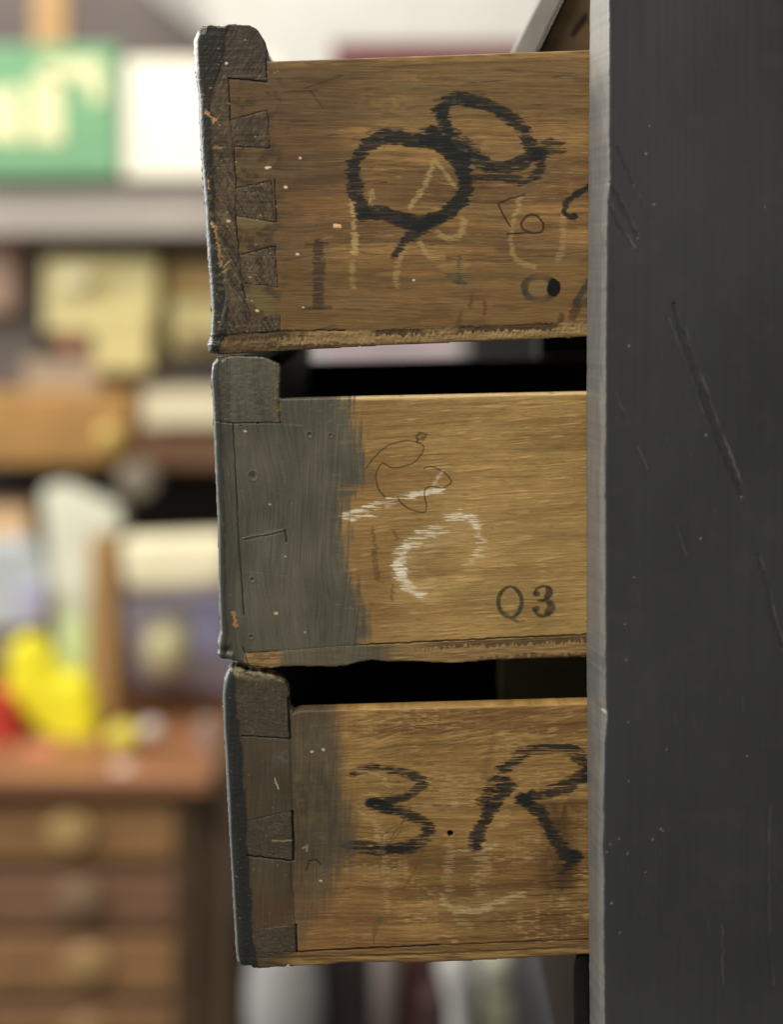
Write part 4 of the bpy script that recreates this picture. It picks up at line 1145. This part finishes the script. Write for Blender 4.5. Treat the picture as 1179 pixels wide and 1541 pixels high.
def ball(name, px, py, Y, r, rgb, label, sq=1.0):
    c = at(px, py, Y); k = (D + Y) / D * S; n = 28; V = []; F = []
    for j in range(15):
        b = pi * (j + 0.5) / 15 - pi / 2
        for i in range(n):
            a = 2 * pi * i / n
            V.append((c[0] + r * k * cos(b) * cos(a), c[1] + r * k * cos(b) * sin(a), c[2] + r * sq * k * sin(b)))
    for j in range(14):
        for i in range(n):
            F.append((j * n + i, j * n + (i + 1) % n, (j + 1) * n + (i + 1) % n, (j + 1) * n + i))
    F += [tuple(range(n - 1, -1, -1)), tuple(range(14 * n, 15 * n))]
    o = meshobj(name, V, F, mt(rgb, 0.45), None, True)
    centre_origin(o); tag(o, label, 'ball')


def disc(name, px, py, Y, r, th, rgb, parent=None, rough=0.35, metal=0, label=None, cat=None, sq=1.0):
    c = at(px, py, Y); k = (D + Y) / D * S; n = 28
    V = []
    for dy, rr in ((0, r * 0.8), (0.2 * th, r), (th, r)):
        for i in range(n):
            a = 2 * pi * i / n
            V.append((c[0] + rr * k * cos(a), c[1] + dy, c[2] + rr * sq * k * sin(a)))
    F = [tuple(range(n))] + [tuple(range(3 * n - 1, 2 * n - 1, -1))]
    for j in range(2):
        for i in range(n):
            F.append((j * n + i, (j + 1) * n + i, (j + 1) * n + (i + 1) % n, j * n + (i + 1) % n))
    o = meshobj(name, V, F, mt(rgb, rough, 0.08, metal), parent, True)
    if parent is None:
        centre_origin(o); tag(o, label, cat)
    return o


# upper left: sign, white card, dark recess and post
YB = 1.35
polyslab('canopy_panel', 'dark grey brown sloping panel blurred in the upper left corner', 'panel', [(-120, -260), (60, -260), (215, -20), (330, 70), (330, 110), (-120, 110)], YB + 0.50, 0.03, (106, 96, 92))
slab('wooden_post', 'tan upright wooden post rising behind the green sign', 'post', 48, -200, 100, 110, YB + 0.22, 0.03, (186, 148, 98))
sg = empty('shop_sign', tuple(at(60, 262, YB)), 'blurred green sign with pale lettering at the left edge', 'sign')
quadslab('board', [(-140, 68), (-140, 266), (178, 266), (178, 68)], YB, YB + 0.012, mt((116, 166, 122), 0.6, 0.12), sg, 0.003)
for pts in ([(-20, 140), (28, 130), (36, 215), (-20, 212)], [(44, 118), (92, 112), (96, 215), (46, 214)], [(60, 96), (150, 88), (158, 150), (138, 158), (128, 118), (62, 122)]):
    quadslab('lettering', pts, YB - 0.003, YB - 0.0005, mt((232, 226, 176), 0.6, 0.05), sg, 0)
slab('white_card', 'bright white card standing beside the green sign', 'card', 186, 88, 420, 268, YB + 0.01, 0.01, (255, 246, 226), gain=1.0, bevel=0.001, var=0.02)
# shelf unit
sh = empty('shelf_unit', tuple(at(60, 600, YB + 0.1)), 'brown shelf unit behind the open drawers on the left', 'shelf')
quadslab('shelf_board', [(-140, 284), (-140, 352), (420, 352), (420, 284)], YB + 0.03, YB + 0.30, mt((176, 166, 156), 0.6), sh, 0.003)
quadslab('shelf_lip', [(-140, 268), (-140, 283), (420, 283), (420, 268)], YB + 0.05, YB + 0.30, mt((96, 88, 84), 0.6), sh, 0.002)
quadslab('back_panel', [(-160, 352), (-160, 790), (420, 790), (420, 352)], YB + 0.34, YB + 0.36, mt((120, 108, 96), 0.7), sh, 0)
quadslab('drawer_front', [(-140, 592), (-140, 700), (196, 700), (196, 592)], YB + 0.02, YB + 0.30, mt((170, 128, 72), 0.5, 0.2), sh, 0.004)
quadslab('drawer_front', [(202, 590), (202, 704), (420, 704), (420, 590)], YB + 0.025, YB + 0.30, mt((126, 92, 66), 0.5, 0.2), sh, 0.004)
kn = disc('knob', 165, 662, YB - 0.005, 24, 0.025, (190, 160, 84), sh, 0.35, 0.2)
quadslab('gap_shade', [(-160, 706), (-160, 840), (420, 840), (420, 706)], YB + 0.26, YB + 0.28, mt((48, 40, 36), 0.8), sh, 0)  # dark sheet standing in for the shade of the gap
slab('cream_label', 'cream coloured label strip on the shelf edge', 'label', 216, 586, 400, 640, YB - 0.005, 0.006, (226, 214, 178), bevel=0.001)
disc('glint_disc', 205, 722, YB + 0.02, 30, 0.02, (138, 128, 112), None, 0.4, 0.1, 'small grey disc standing in for a blurred glint in the dark recess under the shelf', 'disc')  # added disc imitating an out-of-focus highlight
# items on the shelf
g = 'blurred stock on the shelf'
slab('cream_parcel', 'pale yellow parcel on the left of the upper shelf', 'parcel', 66, 388, 236, 500, YB + 0.10, 0.12, (222, 208, 148))
slab('cream_box', 'yellowish box low in the middle of the upper shelf', 'box', 140, 470, 226, 560, YB + 0.07, 0.1, (206, 190, 130))
slab('tan_box', 'tan box on the shelf beside the top drawer', 'box', 248, 392, 380, 448, YB + 0.12, 0.10, (170, 140, 88))
slab('yellow_box', 'pale yellow box below the tan box on the shelf', 'box', 256, 452, 390, 530, YB + 0.10, 0.10, (208, 194, 134))
slab('grey_box', 'grey box squeezed under the pale yellow box', 'box', 214, 534, 390, 586, YB + 0.12, 0.10, (98, 92, 84))
slab('brown_crate', 'brown crate at the left end of the shelf', 'crate', -60, 330, 22, 470, YB + 0.10, 0.10, (164, 136, 116))
slab('dark_tin', 'dark grey tin under the parcel on the shelf', 'tin', -40, 470, 60, 586, YB + 0.14, 0.10, (98, 90, 84))
slab('pinkish_box', 'dull pinkish box standing before the dark tin', 'box', 36, 540, 150, 590, YB + 0.08, 0.08, (158, 138, 116))
# middle left clutter on the table
tb = slab('table_top', 'orange brown table top carrying the clutter at the left', 'table', -200, 1170, 318, 1196, 1.12, 0.55, (150, 102, 68), rough=0.5)
quadslab('backboard', [(-200, 838), (-200, 1172), (352, 1172), (352, 838)], 1.665, 1.68, mt((128, 100, 80), 0.6), sh, 0)
polyslab('white_book', 'tall white book leaning in the clutter on the table', 'book', [(62, 738), (96, 730), (176, 766), (184, 800), (140, 806), (134, 900), (132, 985), (86, 985), (76, 860)], 1.36, 0.05, (226, 226, 204))
slab('green_card', 'pale green card below the white book', 'card', 88, 930, 130, 1010, 1.33, 0.01, (206, 224, 170), bevel=0.001)
slab('wooden_upright', 'light brown wooden upright beside the white book', 'post', 134, 812, 174, 1090, 1.30, 0.04, (172, 134, 82))
polyslab('paper_roll', 'cream paper roll lying across the clutter', 'roll', [(178, 812), (350, 806), (350, 880), (300, 888), (186, 892)], 1.30, 0.05, (244, 234, 196), bevel=0.015)
polyslab('lilac_cloth', 'lilac grey cloth under the cream paper roll', 'cloth', [(184, 904), (300, 892), (352, 892), (352, 1040), (286, 1034), (200, 1030)], 1.40, 0.05, (178, 170, 184))
ball('olive_ball', 252, 975, 1.34, 38, (186, 178, 136), 'olive round ball in front of the lilac cloth', 1.2)
slab('peach_box', 'peach coloured box at the left edge above the pale blue bag', 'box', -60, 764, 42, 818, 1.42, 0.08, (228, 188, 144))
polyslab('pale_blue_bag', 'pale blue bag at the left edge of the table', 'bag', [(-60, 820), (44, 812), (72, 870), (70, 930), (30, 950), (-60, 955)], 1.38, 0.08, (184, 190, 190), bevel=0.01)
polyslab('grey_pink_bundle', 'grey pink bundle above the yellow plastic bag', 'bundle', [(-60, 940), (74, 930), (78, 1000), (20, 990), (-60, 1000)], 1.40, 0.05, (168, 150, 144), bevel=0.01)
polyslab('yellow_bag', 'bright yellow plastic bag slumped on the table', 'bag', [(10, 975), (40, 956), (72, 985), (84, 1020), (124, 1022), (140, 1060), (146, 1138), (110, 1140), (60, 1108), (34, 1076), (6, 1050)], 1.28, 0.05, (250, 238, 40), bevel=0.012)
polyslab('red_cloth', 'red cloth at the left edge below the yellow bag', 'cloth', [(-60, 1040), (14, 1046), (30, 1100), (20, 1138), (-60, 1150)], 1.26, 0.05, (186, 54, 40), bevel=0.008)
ball('yellow_ball', 186, 1108, 1.24, 26, (222, 208, 80), 'small yellow round ball on the table', .8)
ball('white_ball', 228, 1098, 1.22, 18, (206, 194, 184), 'small white round ball right of the yellow one', .8)
ball('pink_ball', 186, 1160, 1.16, 22, (214, 184, 172), 'pinkish round ball at the front edge of the table', .6)
# chest of drawers
ch = empty('chest_of_drawers', tuple(at(130, 1640, 1.1)), 'blurred brown wooden chest of small drawers at lower left', 'chest of drawers')
quadslab('carcass', [(-200, 1197), (-200, 1700), (290, 1700), (290, 1197)], 1.16, 1.60, mt((122, 97, 72), 0.55, 0.15), ch, 0.003)
quadslab('side_panel', [(292, 1170), (292, 1700), (352, 1700), (352, 1150)], 1.20, 1.60, mt((112, 92, 70), 0.6, 0.15), ch, 0.003)
for (a, b, c_, kx, kc) in ((1212, 1294, (160, 120, 76), 105, (196, 160, 104)), (1318, 1394, (136, 100, 74), 118, (138, 112, 84)), (1412, 1494, (158, 118, 78), 132, (172, 138, 92)), (1516, 1600, (146, 108, 72), 130, (150, 118, 80))):
    df = quadslab('drawer_front', [(-190, a), (-190, b), (264, b), (264, a)], 1.145, 1.158, mt(c_, 0.5, 0.18), ch, 0.003)
    q = disc('brass_plate', kx, (a + b) / 2, 1.135, 36, 0.008, kc, df, 0.55, 0.0, sq=0.8)
    o_ = None
# top middle: pale cloth and maroon band
slab('maroon_board', 'dark maroon board just showing above the top drawer', 'board', 500, 62, 800, 240, 1.20, 0.03, (112, 62, 62))
polyslab('white_sheet', 'large pale grey white sheet hanging behind the top drawer', 'sheet', [(215, -160), (1040, -160), (1040, 120), (410, 120), (330, 60)], 1.70, 0.02, (206, 204, 198), bevel=0, var=0.06)
# between and below the drawers
slab('pink_white_parcel', 'pink and white parcel seen through the gap under the top drawer', 'parcel', 486, 500, 694, 640, 1.10, 0.10, (184, 168, 172), var=0.3)
slab('gap_darkener', 'black box added behind the drawers to darken the gap, right of the pink white parcel', 'added box', 708, 470, 1000, 700, 1.08, 0.12, (20, 19, 19))  # dark box put in so the gap turns black here
lathe('white_jar', 428, 1400, 1640, 0.95, [(0, 40), (0.1, 46), (0.5, 58), (0.72, 56), (0.85, 50), (1, 46)], (168, 166, 164), None, 0.4, 'blurred white jar below the lowest drawer at left', 'jar')
slab('black_box', 'very dark box right of the white jar', 'box', 462, 1420, 556, 1680, 1.0, 0.1, (52, 42, 42))
lathe('grey_post', 580, 1380, 1660, 0.95, [(0, 19), (1, 19)], (112, 102, 96), None, 0.5, 'grey upright post between the dark and maroon shapes', 'post')
slab('maroon_box', 'maroon box behind the grey upright post', 'box', 560, 1400, 660, 1680, 1.05, 0.1, (84, 52, 50))
lathe('white_bottle', 692, 1380, 1660, 0.9, [(0, 16), (0.40, 16), (0.55, 18), (0.66, 28), (0.75, 34), (1, 20)], (206, 204, 198), None, 0.3, 'white rounded bottle under the lowest drawer', 'bottle')
slab('cream_tin', 'cream tin right of the white bottle', 'tin', 724, 1440, 768, 1494, 0.95, 0.05, (196, 192, 172), bevel=0.01)
slab('olive_tin', 'olive cream tin below the cream tin', 'tin', 730, 1506, 772, 1680, 0.95, 0.05, (164, 160, 134), bevel=0.008)
slab('maroon_tin', 'thin dark maroon tin between the white bottle and the maroon box', 'tin', 634, 1500, 664, 1680, 0.92, 0.04, (74, 48, 46), bevel=0.006)
slab('red_tag', 'small orange red tag on the shelf under the parcels', 'tag', 92, 505, 120, 528, 1.42, 0.01, (176, 112, 84), bevel=0.001)
slab('white_tag', 'small white tag lying over the pale yellow parcel', 'tag', 86, 404, 132, 430, 1.42, 0.01, (236, 226, 180), bevel=0.001)
slab('brown_tray', 'brown tray standing in front of the tan box on the shelf', 'tray', 270, 500, 400, 522, 1.38, 0.05, (120, 100, 70))
slab('lilac_packet', 'small lilac packet under the tilted white book at the left', 'packet', 20, 880, 66, 940, 1.32, 0.03, (176, 174, 200))
slab('blue_card', 'dull blue card standing right of the olive ball', 'card', 296, 905, 330, 985, 1.34, 0.01, (146, 146, 182), bevel=0.001)
slab('orange_packet', 'pinkish orange packet lying beside the red cloth on the table', 'packet', 30, 1128, 90, 1160, 1.2, 0.03, (206, 128, 96))
slab('grey_stick', 'grey stick propped at the right end of the table', 'stick', 300, 1085, 322, 1168, 1.22, 0.02, (156, 142, 136))
slab('grey_cabinet', 'plain grey cabinet at the bottom, behind the shut black drawer', 'cabinet', 776, 1390, 1000, 1700, 1.10, 0.2, (112, 110, 114))
polyslab('dark_strut', 'dark slanting strut before the grey cabinet', 'strut', [(766, 1440), (778, 1440), (806, 1560), (794, 1560)], 1.02, 0.02, (66, 62, 62), bevel=0.001)
slab('dark_backdrop', 'dark brown board closing the space below the drawers', 'board', 340, 1380, 800, 1760, 1.30, 0.03, (66, 54, 52))
